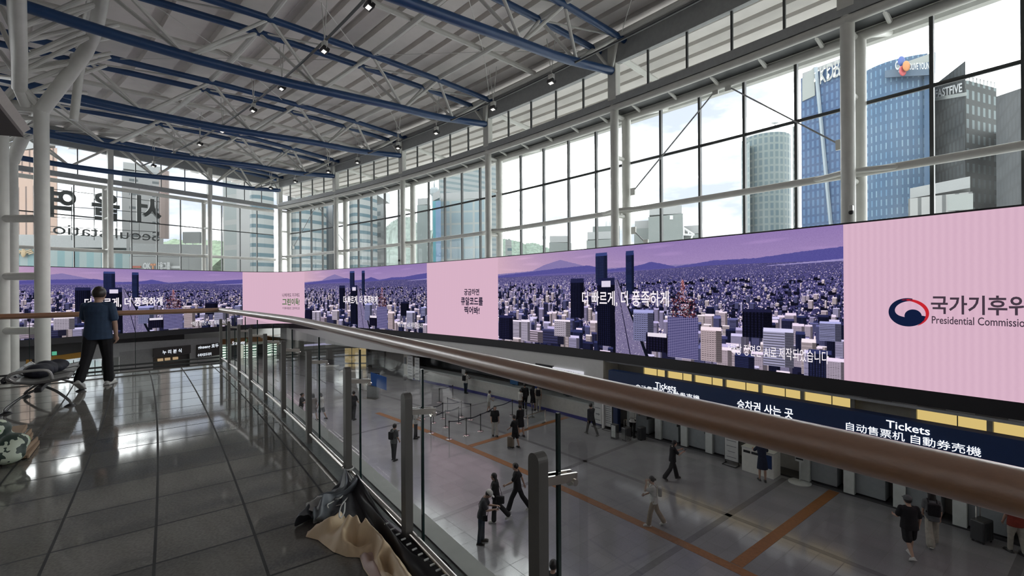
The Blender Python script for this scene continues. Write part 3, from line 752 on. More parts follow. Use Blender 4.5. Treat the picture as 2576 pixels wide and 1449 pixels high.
def picture_material():
    a = city_picture(); H, W, _ = a.shape
    im = bpy.data.images.new('city_on_screen', W, H, alpha=False)
    px = np.ones((H, W, 4), np.float32); px[..., :3] = a; im.pixels.foreach_set(px.ravel()); im.update(); im.pack()
    m, n, l, b = nodes('screen_city'); n.remove(b); e = n.new('ShaderNodeEmission'); tx = n.new('ShaderNodeTexImage'); tx.image = im; tx.extension = 'EXTEND'
    uvn = n.new('ShaderNodeUVMap'); l.new(uvn.outputs['UV'], tx.inputs['Vector']); l.new(tx.outputs['Color'], e.inputs['Color']); e.inputs['Strength'].default_value = 0.95 * EX
    l.new(e.outputs['Emission'], n['Material Output'].inputs['Surface']); return m
def pink_material():
    m, n, l, b = nodes('screen_pink'); n.remove(b); e = n.new('ShaderNodeEmission'); uvn = n.new('ShaderNodeUVMap')
    w = n.new('ShaderNodeTexWave'); w.inputs['Scale'].default_value = 34; w.inputs['Distortion'].default_value = 0.8; w.inputs['Detail'].default_value = 1
    r = n.new('ShaderNodeValToRGB'); r.color_ramp.elements[0].color = (0.665 * EX, 0.432 * EX, 0.55 * EX, 1); r.color_ramp.elements[1].color = (0.70 * EX, 0.46 * EX, 0.578 * EX, 1)
    l.new(uvn.outputs['UV'], w.inputs['Vector']); l.new(w.outputs['Fac'], r.inputs['Fac']); l.new(r.outputs['Color'], e.inputs['Color'])
    l.new(e.outputs['Emission'], n['Material Output'].inputs['Surface']); return m
m_city, m_pink = picture_material(), pink_material()
scr = thing('video_screen', sp(t_of(1500, 750), 0), 'very long curved video screen wrapping two walls with city pictures and pink panels', 'screen')
t_end = PT[-1][0] - 0.5
strip_mesh(1.0, t_end, -0.52, HS + 0.06, 0.0, 0.6, True, 0.22).build('bezel', M_black, scr)
b0 = [t_of(2123, 750), t_of(1254, 750), t_of(1075, 750), t_of(767, 752)]
tl = t_of(603, 752)
W1 = b0[1] - b0[0]
strip_mesh(b0[0], b0[1], 0, HS, 0.032).build('city_panel', m_city, scr)
strip_mesh(b0[2], b0[3], 0, HS, 0.032).build('city_panel', m_city, scr)
strip_mesh(tl, min(tl + W1, t_end), 0, HS, 0.032).build('city_panel', m_city, scr)
strip_mesh(1.2, b0[0], 0, HS, 0.032).build('pink_panel', m_pink, scr)
strip_mesh(b0[1], b0[2], 0, HS, 0.032).build('pink_panel', m_pink, scr)
strip_mesh(b0[3], tl, 0, HS, 0.032).build('pink_panel', m_pink, scr)
m_ink = emit('screen_ink', (0.012, 0.010, 0.03)); m_ink2 = emit('screen_grey_ink', (0.06, 0.04, 0.06)); m_lw = emit('screen_white', (0.95, 0.88, 0.93))
m_red, m_green = emit('screen_red', (0.55, 0.02, 0.03)), emit('screen_green', (0.03, 0.13, 0.02))
def on_screen(px, py, d=0.05):
    """lettering frame on the screen whose origin is the point seen at (px, py)"""
    t0 = t_of(px, py); p, n = path_point(t0); q = onR(px, py, R) if t0 < T_ARC else onPhi(px, py, PS)
    z0 = q.z - zs0(min(pol(p)[1], 57.4))
    return lambda x, y, dd: sp(t0 - x, z0 + y, d)
def stext(txt, px0, px1, pyb, size, m, bold=0.0, name='lettering'):
    pm = (px0 + px1) / 2; wdt = abs(t_of(px1, pyb) - t_of(px0, pyb)); f = on_screen(pm, pyb)
    tm = (t_of(px0, pyb) + t_of(px1, pyb)) / 2; t0 = t_of(pm, pyb)
    return put_text(txt, lambda x, y, dd: f(x + (t0 - tm), y, dd), size, m, scr, wdt, bold, name=name)
stext('더 빠르게, 더 풍족하게', 1466, 1684, 766, 0.85, m_lw, 0.012)
stext('더 빠르게, 더 풍족하게', 865, 951, 763, 0.85, m_lw, 0.02)
stext('더 빠르게, 더 풍족하게', 212, 408, 769, 0.85, m_lw, 0.02)
stext('*해당 장면은 AI로 제작되었습니다', 1832, 2086, 900, 0.52, m_lw, 0.004)
stext('*해당 장면은 AI로 제작되었습니다', 1000, 1066, 823, 0.5, m_lw, 0.004)
stext('*해당 장면은 AI로 제작되었습니다', 480, 582, 816, 0.5, m_lw, 0.004)
stext('나에게도 지구에도', 709, 751, 745, 0.45, m_ink2, 0.01)
stext('그린이득!', 706, 752, 764, 0.8, m_green, 0.02)
stext('*기후대응은 그린이득으로', 706, 752, 775, 0.3, m_ink2, 0.01)
stext('궁금하면', 1169, 1207, 741, 0.50, m_ink, 0.022)
stext('큐알코드를', 1161, 1216, 766, 0.64, m_ink, 0.026)
stext('찍어봐!', 1169, 1208, 788, 0.58, m_ink, 0.026)
stext('국가기후위기대응위원회', 2345, 2990, 792, 0.62, m_ink2, 0.02)
stext('Presidential Commission', 2345, 2592, 818, 0.34, m_ink2, 0.01)
# the round two-colour emblem on the right pink panel
f = on_screen(2284, 787)
def em(pts, m, name):
    mb = MB(); mb.add([f(x, y, 0) for x, y in pts], [tuple(range(len(pts)))]); mb.build(name, m, scr)
def arc(cx, cy, rx, a0, a1, n=22, ry=None): return [(cx + rx * cos(radians(a0 + (a1 - a0) * i / n)), cy + (ry or rx) * sin(radians(a0 + (a1 - a0) * i / n))) for i in range(n + 1)]
navy = emit('screen_navy', (0.006, 0.012, 0.045))
# broad navy comma: outer arc, swelling lobe at lower right, thin tail over the top
def bandpoly(o, i, m, name):
    mb = MB()
    for k in range(len(o) - 1): mb.add([f(*o[k], 0), f(*o[k + 1], 0), f(*i[k + 1], 0), f(*i[k], 0)], [(0, 1, 2, 3)])
    mb.build(name, m, scr)
n_ = 40
o = arc(0, 0.02, 0.50, 75, 345, n_, 0.47)
i_ = [(0.0 + (0.36 - 0.36 * max(0, (k / n_ - .55) / .45) ** 1.3) * cos(radians(75 + 270 * k / n_)) + 0.03, 0.10 + (0.30 - 0.12 * (k / n_)) * sin(radians(75 + 270 * k / n_)) - 0.05 * (k / n_)) for k in range(n_ + 1)]
i_[-1] = o[-1]
bandpoly(o, i_, navy, 'emblem_swirl')
em(arc(0.14, -0.10, 0.22, 0, 360, 26), navy, 'emblem_swirl')
o = arc(0.02, 0.0, 0.52, 112, -62, n_, 0.46); i_ = [(0.0 + (0.44 + 0.07 * abs(1 - 2 * k / n_) ** 2) * cos(radians(112 - 174 * k / n_)) + 0.01, (0.36 + .09 * abs(1 - 2 * k / n_) ** 2) * sin(radians(112 - 174 * k / n_)) - 0.005) for k in range(n_ + 1)]
bandpoly(o, i_, m_red, 'emblem_arc')
# small dome camera on the column over the seam
q = onR(2141, 532, R + 0.2); ph = pol(q)[1]
dc = thing('security_camera', q, 'white security camera with black lens on the column beside the wide pink screen', 'camera')
MB().box(q + Z * 0.12, er(ph), et(ph), Z, 0.09, 0.07, 0.1).build('housing', M_white, dc, bevel=0.02)
MB().ball(q - Z * 0.03, 0.085).build('dome', M_black, dc, True)
q = onR(1004, 655, R + 0.1); ph = pol(q)[1]
dc = thing('security_camera', q, 'tiny dark security camera on bracket above screen beside the third column from the corner', 'camera')
MB().ball(q, 0.1).build('dome', M_black, dc, True); MB().tube(q, q + Z * 0.35, 0.025, 6).build('bracket', M_grey, dc)
# ================================================================ lower hall
def slab(mb, corners, n, th):                    # four corners (front face), pushed back along -n
    c = [Vector(q) for q in corners]; b = [q - n * th for q in c]
    return mb.add(c + b, [(0, 1, 2, 3), (7, 6, 5, 4), (0, 4, 5, 1), (1, 5, 6, 2), (2, 6, 7, 3), (3, 7, 4, 0)])
def quad_px(fn, pts, n, th): return slab(MB(), [fn(*p) for p in pts], n, th)
EN = -et(PE)                                     # end wall normal into the hall
endp = lambda off: (lambda x, y: onPhi(x, y, PE, off))
def ring_board(r0, r1, p0, p1, z0, z1): return MB().ring(r0, r1, z0, z1, p0, p1, max(2, int(abs(p1 - p0) * 4)))
m_navy = mat('navy_sign_board', (0.011, 0.034, 0.115), 0.45, var=0.05)
m_glow = emit('sign_white_light', (0.95, 0.98, 1.0), 1.6)
m_yel = emit('lit_office_window', (0.70, 0.52, 0.19), 0.95)
RS = R - 0.35                                    # face of the ticket sign
sg = thing('ticket_sign', P(RS, 38.5, -3.2), 'long navy sign board over the ticket machines with glowing white lettering', 'sign')
ring_board(RS, R + 0.12, 33, 41.72, -3.58, -2.82).build('board', m_navy, sg)
ring_board(RS + 0.05, RS + 0.18, 33, 41.6, -3.63, -3.585).build('light_strip', m_glow, sg)
def sign_text(txt, px0, px1, py, size, bold=0.0):
    a, b = pol(onR(px0, py, RS)), pol(onR(px1, py, RS)); pm = (a[1] + b[1]) / 2; zb = onR((px0 + px1) / 2, py, RS).z
    w = abs(a[1] - b[1]) * radians(1) * RS
    put_text(txt, lambda x, y, d: P(RS - 0.015, pm - degrees(x / RS), zb + y), size, m_glow, sg, w, bold)
sign_text('Tickets', 1649, 1701, 979, 0.38, 0.008)
sign_text('自动售票机 自動券売機', 1600, 1759, 995, 0.33)
sign_text('승차권 사는 곳', 1855, 1995, 1038, 0.42, 0.012)
sign_text('Tickets', 2230, 2340, 1085, 0.36, 0.008)
sign_text('自动售票机 自動券売機', 2127, 2466, 1113, 0.31)
# lip under the screen, lit windows of the office above the sign
tag(MB().ring(R + 0.22, R + 0.29, -2.52, -2.42, 33, 41.95, 36).build('trim_3', mat('pale_metal_lip', (0.42, 0.43, 0.44), 0.4)), kind='structure')
ow = tag(empty('window_20', P(R + 1.3, 38, -3)), kind='structure')
ph = 41.3
while ph > 34:
    w_ = 0.52 + 0.28 * ((41.3 - ph) / 7)
    if not (37.6 < ph < 37.95):
        MB().ring(R + 1.32, R + 1.36, -3.5, -2.64, ph - w_ + 0.06, ph, 3).build('lit_pane', m_yel, ow)
        MB().box(P(R + 1.3, ph - w_ * 0.55, -3.05), er(ph), et(ph), Z, 0.02, 0.012, 0.42).build('pane_joint', M_dark, ow)
    MB().box(P(R + 1.28, ph + 0.03, -3.05), er(ph), et(ph), Z, 0.06, 0.07, 0.42).build('mullion', M_grey, ow)
    ph -= w_
tag(MB().ring(R + 1.4, R + 1.6, -6.2, -2.44, 33, 41.95, 36).build('wall_ticket', mat('ticket_wall', (0.34, 0.33, 0.30), 0.6)), kind='structure')
tag(MB().box(P(R + 0.8, 41.98, -4.3), er(41.98), et(41.98), Z, 0.75, 0.06, 1.87).build('wall_return', M_wallw), kind='structure')
# ticket machines in a row: white pillar, dark recessed screen, grey lower cabinet
m_tm, m_tw = mat('machine_grey', (0.23, 0.25, 0.26), 0.45), mat('machine_white', (0.52, 0.55, 0.53), 0.45)
m_tscr = mat('machine_screen', (0.015, 0.017, 0.02), 0.15)
def machine(ph, label, notice=False):
    t = thing('ticket_machine', P(R + 0.55, ph, -6.2), label, 'ticket machine', 'row of ticket machines')
    e1, e2 = er(ph), et(ph); o = P(R + 0.55, ph, -6.2)
    MB().box(o + e1 * 0.42 + Z * 0.62 - e2 * 0.24, e1, e2, Z, 0.30, 0.44, 0.48).build('lower_cabinet', m_tm, t, bevel=0.01)
    MB().box(o + e1 * 0.47 + Z * 0.07 - e2 * 0.24, e1, e2, Z, 0.28, 0.44, 0.065).build('plinth', M_black, t)
    MB().box(o + e1 * 0.15 + Z * 1.115 - e2 * 0.24, e1, e2, Z, 0.06, 0.44, 0.015).build('ledge', m_tw, t)
    MB().box(o + e1 * 0.62 + Z * 1.72 - e2 * 0.24, e1, e2, Z, 0.10, 0.44, 0.6).build('screen', m_tscr, t)
    MB().box(o + e1 * 0.36 + Z * 1.23 + e2 * 0.38, e1, e2, Z, 0.36, 0.17, 1.16).build('pillar', m_tw, t, bevel=0.015)
    MB().box(o + e1 * 0.34 + Z * 1.62 - e2 * 0.67, e1, e2, Z, 0.34, 0.016, 0.7).build('divider', M_dark, t)
    if notice: MB().box(o + e1 * 0.50 + Z * 1.5 - e2 * 0.02, e1, e2, Z, 0.01, 0.16, 0.13).build('notice', m_tw, t)
for ph, lb in [(41.32, 'ticket machine farthest along the row, behind two suitcases'), (40.70, 'ticket machine right of the suitcases'), (40.18, 'ticket machine behind the woman holding a phone'), (39.72, 'ticket machine beside the white notice stand'),
               (38.26, 'ticket machine with pale notice on its screen, right of the round base'), (37.72, 'ticket machine at the end of the orange floor strip'), (37.18, 'ticket machine behind the man in a grey cap'), (36.62, 'ticket machine behind the black suitcase'), (36.06, 'ticket machine at the right edge of the picture')]:
    machine(ph, lb, ph == 38.26)
# skirting of the row
tag(MB().ring(R + 0.60, R + 1.4, -6.2, -6.13, 33, 41.9, 40).build('baseboard_right', mat('dark_skirting', (0.05, 0.05, 0.052), 0.5)), kind='structure')
m_paper = mat('white_print', (0.55, 0.56, 0.55), 0.6)
m_print = mat('grey_print', (0.20, 0.21, 0.22), 0.6)
def stand_board(px, py, wdt, h, label, tilt=0.0, frame=M_dark, lines=6, turn=0.0, base=True, arrow=False):
    """free standing notice on a flat tubular base, its foot at the floor point seen at (px, py)"""
    q = onz(px, py, -6.2); ph = pol(q)[1]; q = P(min(pol(q)[0], 154.85), ph, -6.2); t = thing('notice_stand', q, label, 'notice stand', 'free standing notices')
    n = -er(ph + turn); ex = -et(ph + turn); up = Z
    fr = lambda x, y, d: q + ex * x + up * (0.18 + y) + n * (0.03 + d)
    MB().box(fr(0, h / 2, -0.03), ex, up, n, wdt / 2 + 0.03, h / 2 + 0.03, 0.02).build('frame', frame, t)
    MB().box(fr(0, h / 2, 0.0), ex, up, n, wdt / 2, h / 2, 0.012).build('sheet', m_paper, t)
    mb = MB()
    for i in range(lines):
        y = h * (0.88 - 0.76 * i / max(1, lines - 1)); w2 = wdt * (0.36 if i % 3 else 0.28)
        mb.box(fr(0, y, 0.013), ex, up, n, w2, h * 0.012, 0.002)
    if arrow: mb.box(fr(0, h * .3, 0.013), ex, up, n, wdt * .22, .02, .003).box(fr(wdt * .16, h * .3 + .03, 0.013), (ex - up).normalized(), (ex + up).normalized(), n, .06, .012, .003).box(fr(wdt * .16, h * .3 - .03, 0.013), (ex + up).normalized(), (ex - up).normalized(), n, .06, .012, .003)
    mb.build('print', m_print, t)
    if base:
        b = MB()
        for s_ in (-1, 1): b.tube(q + ex * s_ * wdt / 2 + Z * 0.02 + n * 0.3, q + ex * s_ * wdt / 2 + Z * 0.02 - n * 0.12, 0.015, 6); b.tube(q + ex * s_ * wdt * .48 + Z * 0.02, q + ex * s_ * wdt * .48 + Z * 0.2, 0.015, 6)
        b.tube(q - ex * wdt / 2 + Z * 0.02 + n * 0.3, q + ex * wdt / 2 + Z * 0.02 + n * 0.3, 0.015, 6)
        b.build('base', M_black, t)
    return t
stand_board(1508, 1072, 0.5, 1.75, 'white notice stand with an arrow behind the walking man in dark clothes', lines=5, arrow=True)
stand_board(1533, 1080, 0.46, 1.6, 'white notice stand full of fine print beside the navy post', lines=12)
stand_board(1842, 1168, 0.58, 1.25, 'white notice stand between ticket machine and white kiosk', lines=5)
bp = onz(1552, 1085, -6.2); ph = pol(bp)[1]
o = MB().box(bp + Z * 1.15, er(ph), et(ph), Z, 0.14, 0.14, 1.15).build('navy_post', mat('navy_panel', (0.010, 0.025, 0.08), 0.4), bevel=0.01)
tag(o, 'square navy post standing at the far end of the ticket machines', 'post')
bp = onz(1547, 1103, -6.2); wb = thing('litter_bin', bp, 'small white bin with dark sides left of the suitcases', 'bin')
MB().box(bp + Z * 0.38, er(ph), et(ph), Z, 0.13, 0.17, 0.36).build('body', M_dark, wb, bevel=0.01)
MB().box(bp + Z * 0.40 - er(ph) * 0.135, er(ph), et(ph), Z, 0.008, 0.12, 0.30).build('front_panel', m_tw, wb)
# white kiosk desk where the woman in the dress stands
q0, q1 = onz(1866, 1183, -6.2), onz(1946, 1207, -6.2); ex = (q1 - q0).normalized(); L = (q1 - q0).length; ey = Vector((-ex.y, ex.x, 0))
kd = thing('service_kiosk', (q0 + q1) / 2, 'white kiosk desk with dark drawers that the woman in a dress leans on', 'kiosk')
kc = (q0 + q1) / 2 + ey * 0.35
MB().box(kc + Z * 0.5, ex, ey, Z, L / 2, 0.35, 0.5).build('body', mat('kiosk_white', (0.66, 0.66, 0.62), 0.4), kd, bevel=0.015)
MB().box(kc + Z * 1.02, ex, ey, Z, L / 2 + 0.02, 0.37, 0.02).build('counter_top', m_tw, kd)
fr = q0 + (q1 - q0) / 2 - ey * 0.005
MB().box(fr - ex * L * .33 + Z * 0.86, ex, ey, Z, L * .11, 0.008, 0.05).build('drawer_slot', M_black, kd); MB().box(fr - ex * L * .07 + Z * 0.86, ex, ey, Z, L * .11, 0.008, 0.05).build('drawer_slot', M_black, kd)
MB().box(fr + ex * L * .32 + Z * 0.66, ex, ey, Z, L * .13, 0.008, 0.27).build('dark_panel', m_navy, kd)
q = onz(2012, 1214, -6.2); ph = pol(q)[1]
st = thing('round_sign', q, 'white sign pole on a wide round base right of the white kiosk', 'sign')
MB().lathe(q, [(0.40, 0), (0.40, 0.03), (0.36, 0.05), (0.03, 0.06)], 28).build('base', m_tw, st, True)
MB().tube(q + Z * 0.05, q + Z * 1.0, 0.022, 8).build('pole', m_tw, st, True)
MB().box(q + Z * 0.92, er(ph), et(ph), Z, 0.02, 0.16, 0.09).build('plate', m_tw, st)
MB().box(q + Z * 0.94 - er(ph) * 0.022, er(ph), et(ph), Z, 0.004, 0.13, 0.03).build('print', M_black, st)
MB().lathe(q + Z * 1.28 - er(ph) * 0.03 + et(ph) * 0.1, [(0.27, -0.015), (0.27, 0.015)], 26, axis=-er(ph)).build('disc', M_grey, st, True)
# ticket counter beneath the bulkhead
ct = thing('ticket_counter', P(R + 0.8, 46, -6.2), 'long white ticket counter with purple kick strip under the grey bulkhead', 'counter')
ring_board(R + 0.55, R + 1.3, 42.15, 49.2, -6.02, -5.2).build('front', mat('counter_white', (0.55, 0.55, 0.51), 0.45), ct)
ring_board(R + 0.45, R + 1.35, 42.1, 49.25, -5.2, -5.12).build('top', m_tw, ct)
ring_board(R + 0.50, R + 1.3, 42.15, 49.2, -6.2, -6.02).build('kick_strip', mat('violet_kick_strip', (0.045, 0.045, 0.22), 0.4), ct)
tag(MB().ring(R + 1.8, R + 1.86, -5.1, -4.0, 42, 49.3, 16).build('window_21', mat('dark_counter_glass', (0.05, 0.055, 0.055), 0.08, spec=0.8)), kind='structure')
for ph, w_, col, lb in [(44.95, 0.55, (0.02, 0.12, 0.30), 'blue screen panel on the counter near the standing customer'), (44.2, 0.4, (0.015, 0.05, 0.22), 'dark blue display panel on the counter behind the people'), (46.95, 0.3, (0.5, 0.5, 0.48), 'small white terminal on the counter left of the customer'), (43.2, 0.5, (0.06, 0.07, 0.07), 'dark monitor on the counter at its near end')]:
    b = thing('counter_display', P(R + 1.0, ph, -5.12), lb, 'display', 'things on the ticket counter')
    MB().box(P(R + 1.0, ph, -4.9), er(ph), et(ph), Z, 0.03, w_ / 1.4, 0.2).build('panel', mat('panel_%d' % int(ph * 10), col, 0.3), b, bevel=0.01)
    MB().box(P(R + 1.0, ph, -5.11), er(ph), et(ph), Z, 0.1, 0.12, 0.01).build('foot', M_dark, b)
# slim light board on the bulkhead
lb_ = thing('guide_board', onR(1430, 936, R - 0.1), 'white lit guide board with dark lettering just above the handrail', 'sign')
a, b = pol(onR(1390, 934, R - 0.1)), pol(onR(1466, 942, R - 0.1)); zz = onR(1430, 931, R - 0.1).z
ring_board(R - 0.1, R + 0.0, b[1], a[1], zz - 0.28, zz + 0.03).build('board', emit('guide_board_light', (0.62, 0.62, 0.68), 1.0), lb_)
put_text('교통약자 우선창구 Priority', lambda x, y, d: P(R - 0.115, (a[1] + b[1]) / 2 - degrees(x / R), zz - 0.16 + y), 0.14, M_black, lb_, (a[1] - b[1]) * radians(1) * R * 0.86)
MB().ring(R - 0.05, R + 0.02, zz - 0.3, zz + 0.08, a[1], a[1] + 0.55, 3).build('bracket_arm', M_black, lb_)
# pillar and poster boards at the far end of the counter
q = onz(1023, 951, -6.2); ph = pol(q)[1]
pl = thing('square_pillar', q + er(ph) * 0.35, 'cream square pillar with small notice beyond the queue posts', 'pillar')
MB().box(q + er(ph) * 0.4 + Z * 1.15, er(ph), et(ph), Z, 0.38, 0.44, 1.15).build('shaft', mat('cream_pillar', (0.55, 0.53, 0.47), 0.5), pl)
MB().box(q + Z * 1.5 + et(ph) * 0.2, er(ph), et(ph), Z, 0.01, 0.15, 0.3).build('notice', m_print, pl)
stand_board(1049, 954, 0.75, 1.9, 'tall poster board with pictures, left of two beside the cream pillar', frame=M_grey, lines=7, base=False)
stand_board(1070, 957, 0.65, 1.85, 'tall dark framed poster board, right of two beside the cream pillar', frame=M_black, lines=6, base=False)
# passage beyond: rear wall, shop, information boards
tag(MB().ring(R + 9, R + 9.4, -6.2, -3.9, 49.4, 60, 20).ring(R + 0.45, R + 9.2, -4.0, -3.9, 49.4, 60, 20).build('wall_far', mat('passage_wall', (0.36, 0.36, 0.34), 0.6)), kind='structure')
tag(MB().box(P(R + 5.5, 49.45, -5.1), er(49.45), et(49.45), Z, 3.9, 0.08, 1.1).build('wall_passage', mat('beige_panel', (0.30, 0.28, 0.24), 0.5)), kind='structure')
def front_shop(px0, px1, yt, yb, D, label, m, bays):
    a, b = atD(px0, yb, D), atD(px1, yb, D); top = atD(px0, yt, D).z; zb = a.z; b.z = zb
    s = thing('shop_display', (a + b) / 2, label, 'shop'); n = Vector((0, -1, 0))
    slab(MB(), [a, b, Vector((b.x, b.y, top)), Vector((a.x, a.y, top))], n, 0.6).build('back_panel', M_grey, s)
    for i in range(bays):
        x0, x1 = a.x + (b.x - a.x) * (i + .06) / bays, a.x + (b.x - a.x) * (i + .94) / bays
        for j in range(3):
            z0 = zb + (top - zb) * (j + .08) / 3; z1 = zb + (top - zb) * (j + .9) / 3
            MB().abox(x0, x1, a.y - 0.03, a.y + 0.02, z0, z1).build('lit_shelf', m, s)
    return s
front_shop(867, 922, 874, 934, 46, 'yellow lit shop display seen through the balustrade beyond the round bulkhead end', emit('warm_display', (0.33, 0.25, 0.12), 1.0), 3)
front_shop(936, 968, 884, 940, 45, 'grey shelf unit left of the beige wall at the passage', mat('grey_shelf', (0.26, 0.26, 0.25), 0.5), 2)
def counter_box(px0, px1, yt, yb, D, label, m):
    a, b = atD(px0, yb, D), atD(px1, yb, D); t = atD(px0, yt, D).z; z0 = min(a.z, -6.2)
    o = MB().abox(a.x, b.x, a.y, a.y + 0.8, -6.2, t).build('info_counter', m, bevel=0.02); return tag(o, label, 'counter')
counter_box(852, 905, 935, 962, 38.6, 'low cream counter seen through the balustrade left of the blue banner', mat('cream_pillar', (0.55, 0.53, 0.47)))
counter_box(800, 846, 922, 935, 44, 'low pale desk far off beneath the violet light strip', mat('counter_white', (0.5, 0.5, 0.48)))
o = MB().tube(atD(766, 869, 47), atD(866, 862, 47), 0.11, 6).build('light_strip', emit('violet_strip', (0.36, 0.34, 0.50), 1.0)); tag(o, 'long pale violet light strip hanging in the far passage', 'lamp')
# blue banner and its board
q = onz(940, 1000, -6.2); bn = thing('banner_stand', q, 'notice board on metal plate base with a blue banner on its right', 'banner')
top = atD(940, 937, q.y).z; w2 = 0.33; ex = Vector((0.93, -0.36, 0)); n = Vector((-0.36, -0.93, 0))
MB().box(q + Z * 0.015 + n * 0.3, ex, n, Z, 0.55, 0.28, 0.015).build('base_plate', M_steel, bn)
MB().box(q + Z * 0.4, ex, n, Z, 0.52, 0.1, 0.4).build('plinth', M_grey, bn)
MB().box(q + Z * (top + 6.2) / 2 + Z * .3, ex, n, Z, 0.5, 0.04, (top + 6.2) / 2 - .3).build('frame', M_dark, bn)
for s_ in (-1, 1): MB().box(q + n * 0.045 + ex * 0.25 * s_ + Z * ((top + 6.2) / 2 + .4), ex, n, Z, 0.21, 0.006, (top + 6.2) / 2 - .48).build('poster', m_paper, bn)
f0 = q + n * 0.12
pts = [atD(932, 936, f0.y - .1), atD(972, 949, f0.y - .6), atD(972, 982, f0.y - .6), atD(934, 969, f0.y - .1)]
slab(MB(), pts, n, 0.02).build('flag', mat('bright_blue_cloth', (0.018, 0.11, 0.42), 0.6), bn)
q = onz(1019, 986, -6.2); sd = thing('hand_sanitiser_stand', q, 'small grey round headed stand alone on the floor by the pillar', 'stand')
MB().tube(q + ex * .08, q + Z * 0.9 + ex * .05, 0.012, 6).tube(q - ex * .08, q + Z * 0.9 - ex * .05, 0.012, 6).build('legs', M_grey, sd); MB().ball(q + Z * 1.1, 0.17, 0.05, 0.24).build('head', M_grey, sd, True)
MB().lathe(q, [(0.16, 0), (0.16, 0.02)], 16).build('base', M_grey, sd)

# shops along the foot of the end wall
tag(endbox(MB(), 120, R + 1, 0.5, 2.6, -2.7, -2.5).build('ceiling', mat('shop_soffit', (0.10, 0.10, 0.10), 0.6)), kind='structure')
def end_board(pts, off, name, label, m, cat, th=0.12): o = quad_px(endp(off), pts, EN, th).build(name, m); return tag(o, label, cat)
tag(quad_px(endp(0.9), [(225, 905), (555, 872), (555, 848), (225, 868)], EN, 0.1).build('wall_shops', mat('shop_wall', (0.42, 0.42, 0.41), 0.5)), kind='structure')
tag(quad_px(endp(0.9), [(300, 962), (385, 950), (385, 876), (300, 886)], EN, 0.1).build('wall_shops', mat('shop_wall2', (0.30, 0.30, 0.29), 0.5)), kind='structure')
tag(quad_px(endp(1.0), [(478, 945), (498, 942), (498, 860), (478, 862)], EN, 0.1).build('wall_shops', mat('shop_wall', (0.42, 0.42, 0.41), 0.5)), kind='structure')
m_brown = mat('dark_brown_sign', (0.055, 0.048, 0.043), 0.5)
def end_sign(pts, off, label, m, texts, bottom=None):
    s = thing('shop_sign', endp(off)(*pts[0]), label, 'sign')
    quad_px(endp(off), pts, EN, 0.15).build('board', m, s)
    for txt, px0, px1, py, size, mm in texts:
        a, b = endp(off)(px0, py), endp(off)(px1, py); c = (a + b) / 2; ex = (b - a); ex.z = 0; L = ex.length; ex.normalize()
        put_text(txt, lambda x, y, d: c + ex * x + Z * y + EN * 0.02, size, mm, s, L, 0.02)
    return s
m_glow2 = emit('sign_soft_light', (0.80, 0.84, 0.92), 1.2)
end_sign([(386, 899), (480, 888), (480, 868), (386, 877)], 0.7, 'dark brown shop sign with four white letters left of the second sign', m_brown, [('누 리 분 식', 409, 457, 888, 0.42, m_glow2)])
end_sign([(496, 900), (553, 893), (553, 862), (496, 868)], 0.7, 'dark brown shop sign with two white text rows at the rail corner', m_brown, [('ginseng 호두', 498, 550, 875, 0.42, m_glow2), ('수제석호두과자', 497, 532, 895, 0.34, m_glow2)])
end_board([(386, 948), (476, 938), (476, 890), (386, 900)], 1.6, 'shop_interior', 'dim snack shop interior below the four letter sign', mat('dim_shop', (0.085, 0.08, 0.075), 0.6), 'shop')
for k, px in enumerate((402, 420, 440)):
    q = endp(1.5)(px, 905 - 2 * k); o = MB().box(q + EN * .12, er(PE), et(PE), Z, 0.2, 0.1, 0.12).build('menu_light', emit('menu_warm', (0.55, 0.38, 0.22), 0.8)); tag(o, 'small warm lit menu box %s under the four letter sign' % ('first', 'second', 'third')[k], 'menu box', 'lit menu boxes')
end_sign([(126, 910), (224, 897), (224, 883), (126, 897)], 0.7, 'yellow shop fascia band left of the walking man', mat('yellow_band', (0.45, 0.22, 0.012), 0.5), [])
end_sign([(66, 918), (94, 916), (94, 903), (66, 905)], 0.7, 'small yellow exit number sign beside the round post', mat('yellow_band', (0.45, 0.22, 0.012)), [('1', 80, 87, 914, 0.5, M_black)])
end_sign([(132, 894), (143, 893), (143, 884), (132, 885)], 0.75, 'tiny green exit sign above the yellow fascia band', emit('exit_green', (0.10, 0.42, 0.27), 1.0), [])
end_sign([(542, 868), (742, 852), (742, 840), (542, 855)], 1.7, 'orange brown shop fascia with white script lettering beyond the glass posts', mat('orange_band', (0.27, 0.115, 0.03), 0.5), [('Story way', 584, 616, 866, 0.55, m_glow2)])
tag(endbox(MB(), 120, R - 8, 2.3, 2.75, -4.1, -2.5).build('wall_lintel', mat('shop_soffit', (0.10, 0.10, 0.10))), kind='structure')
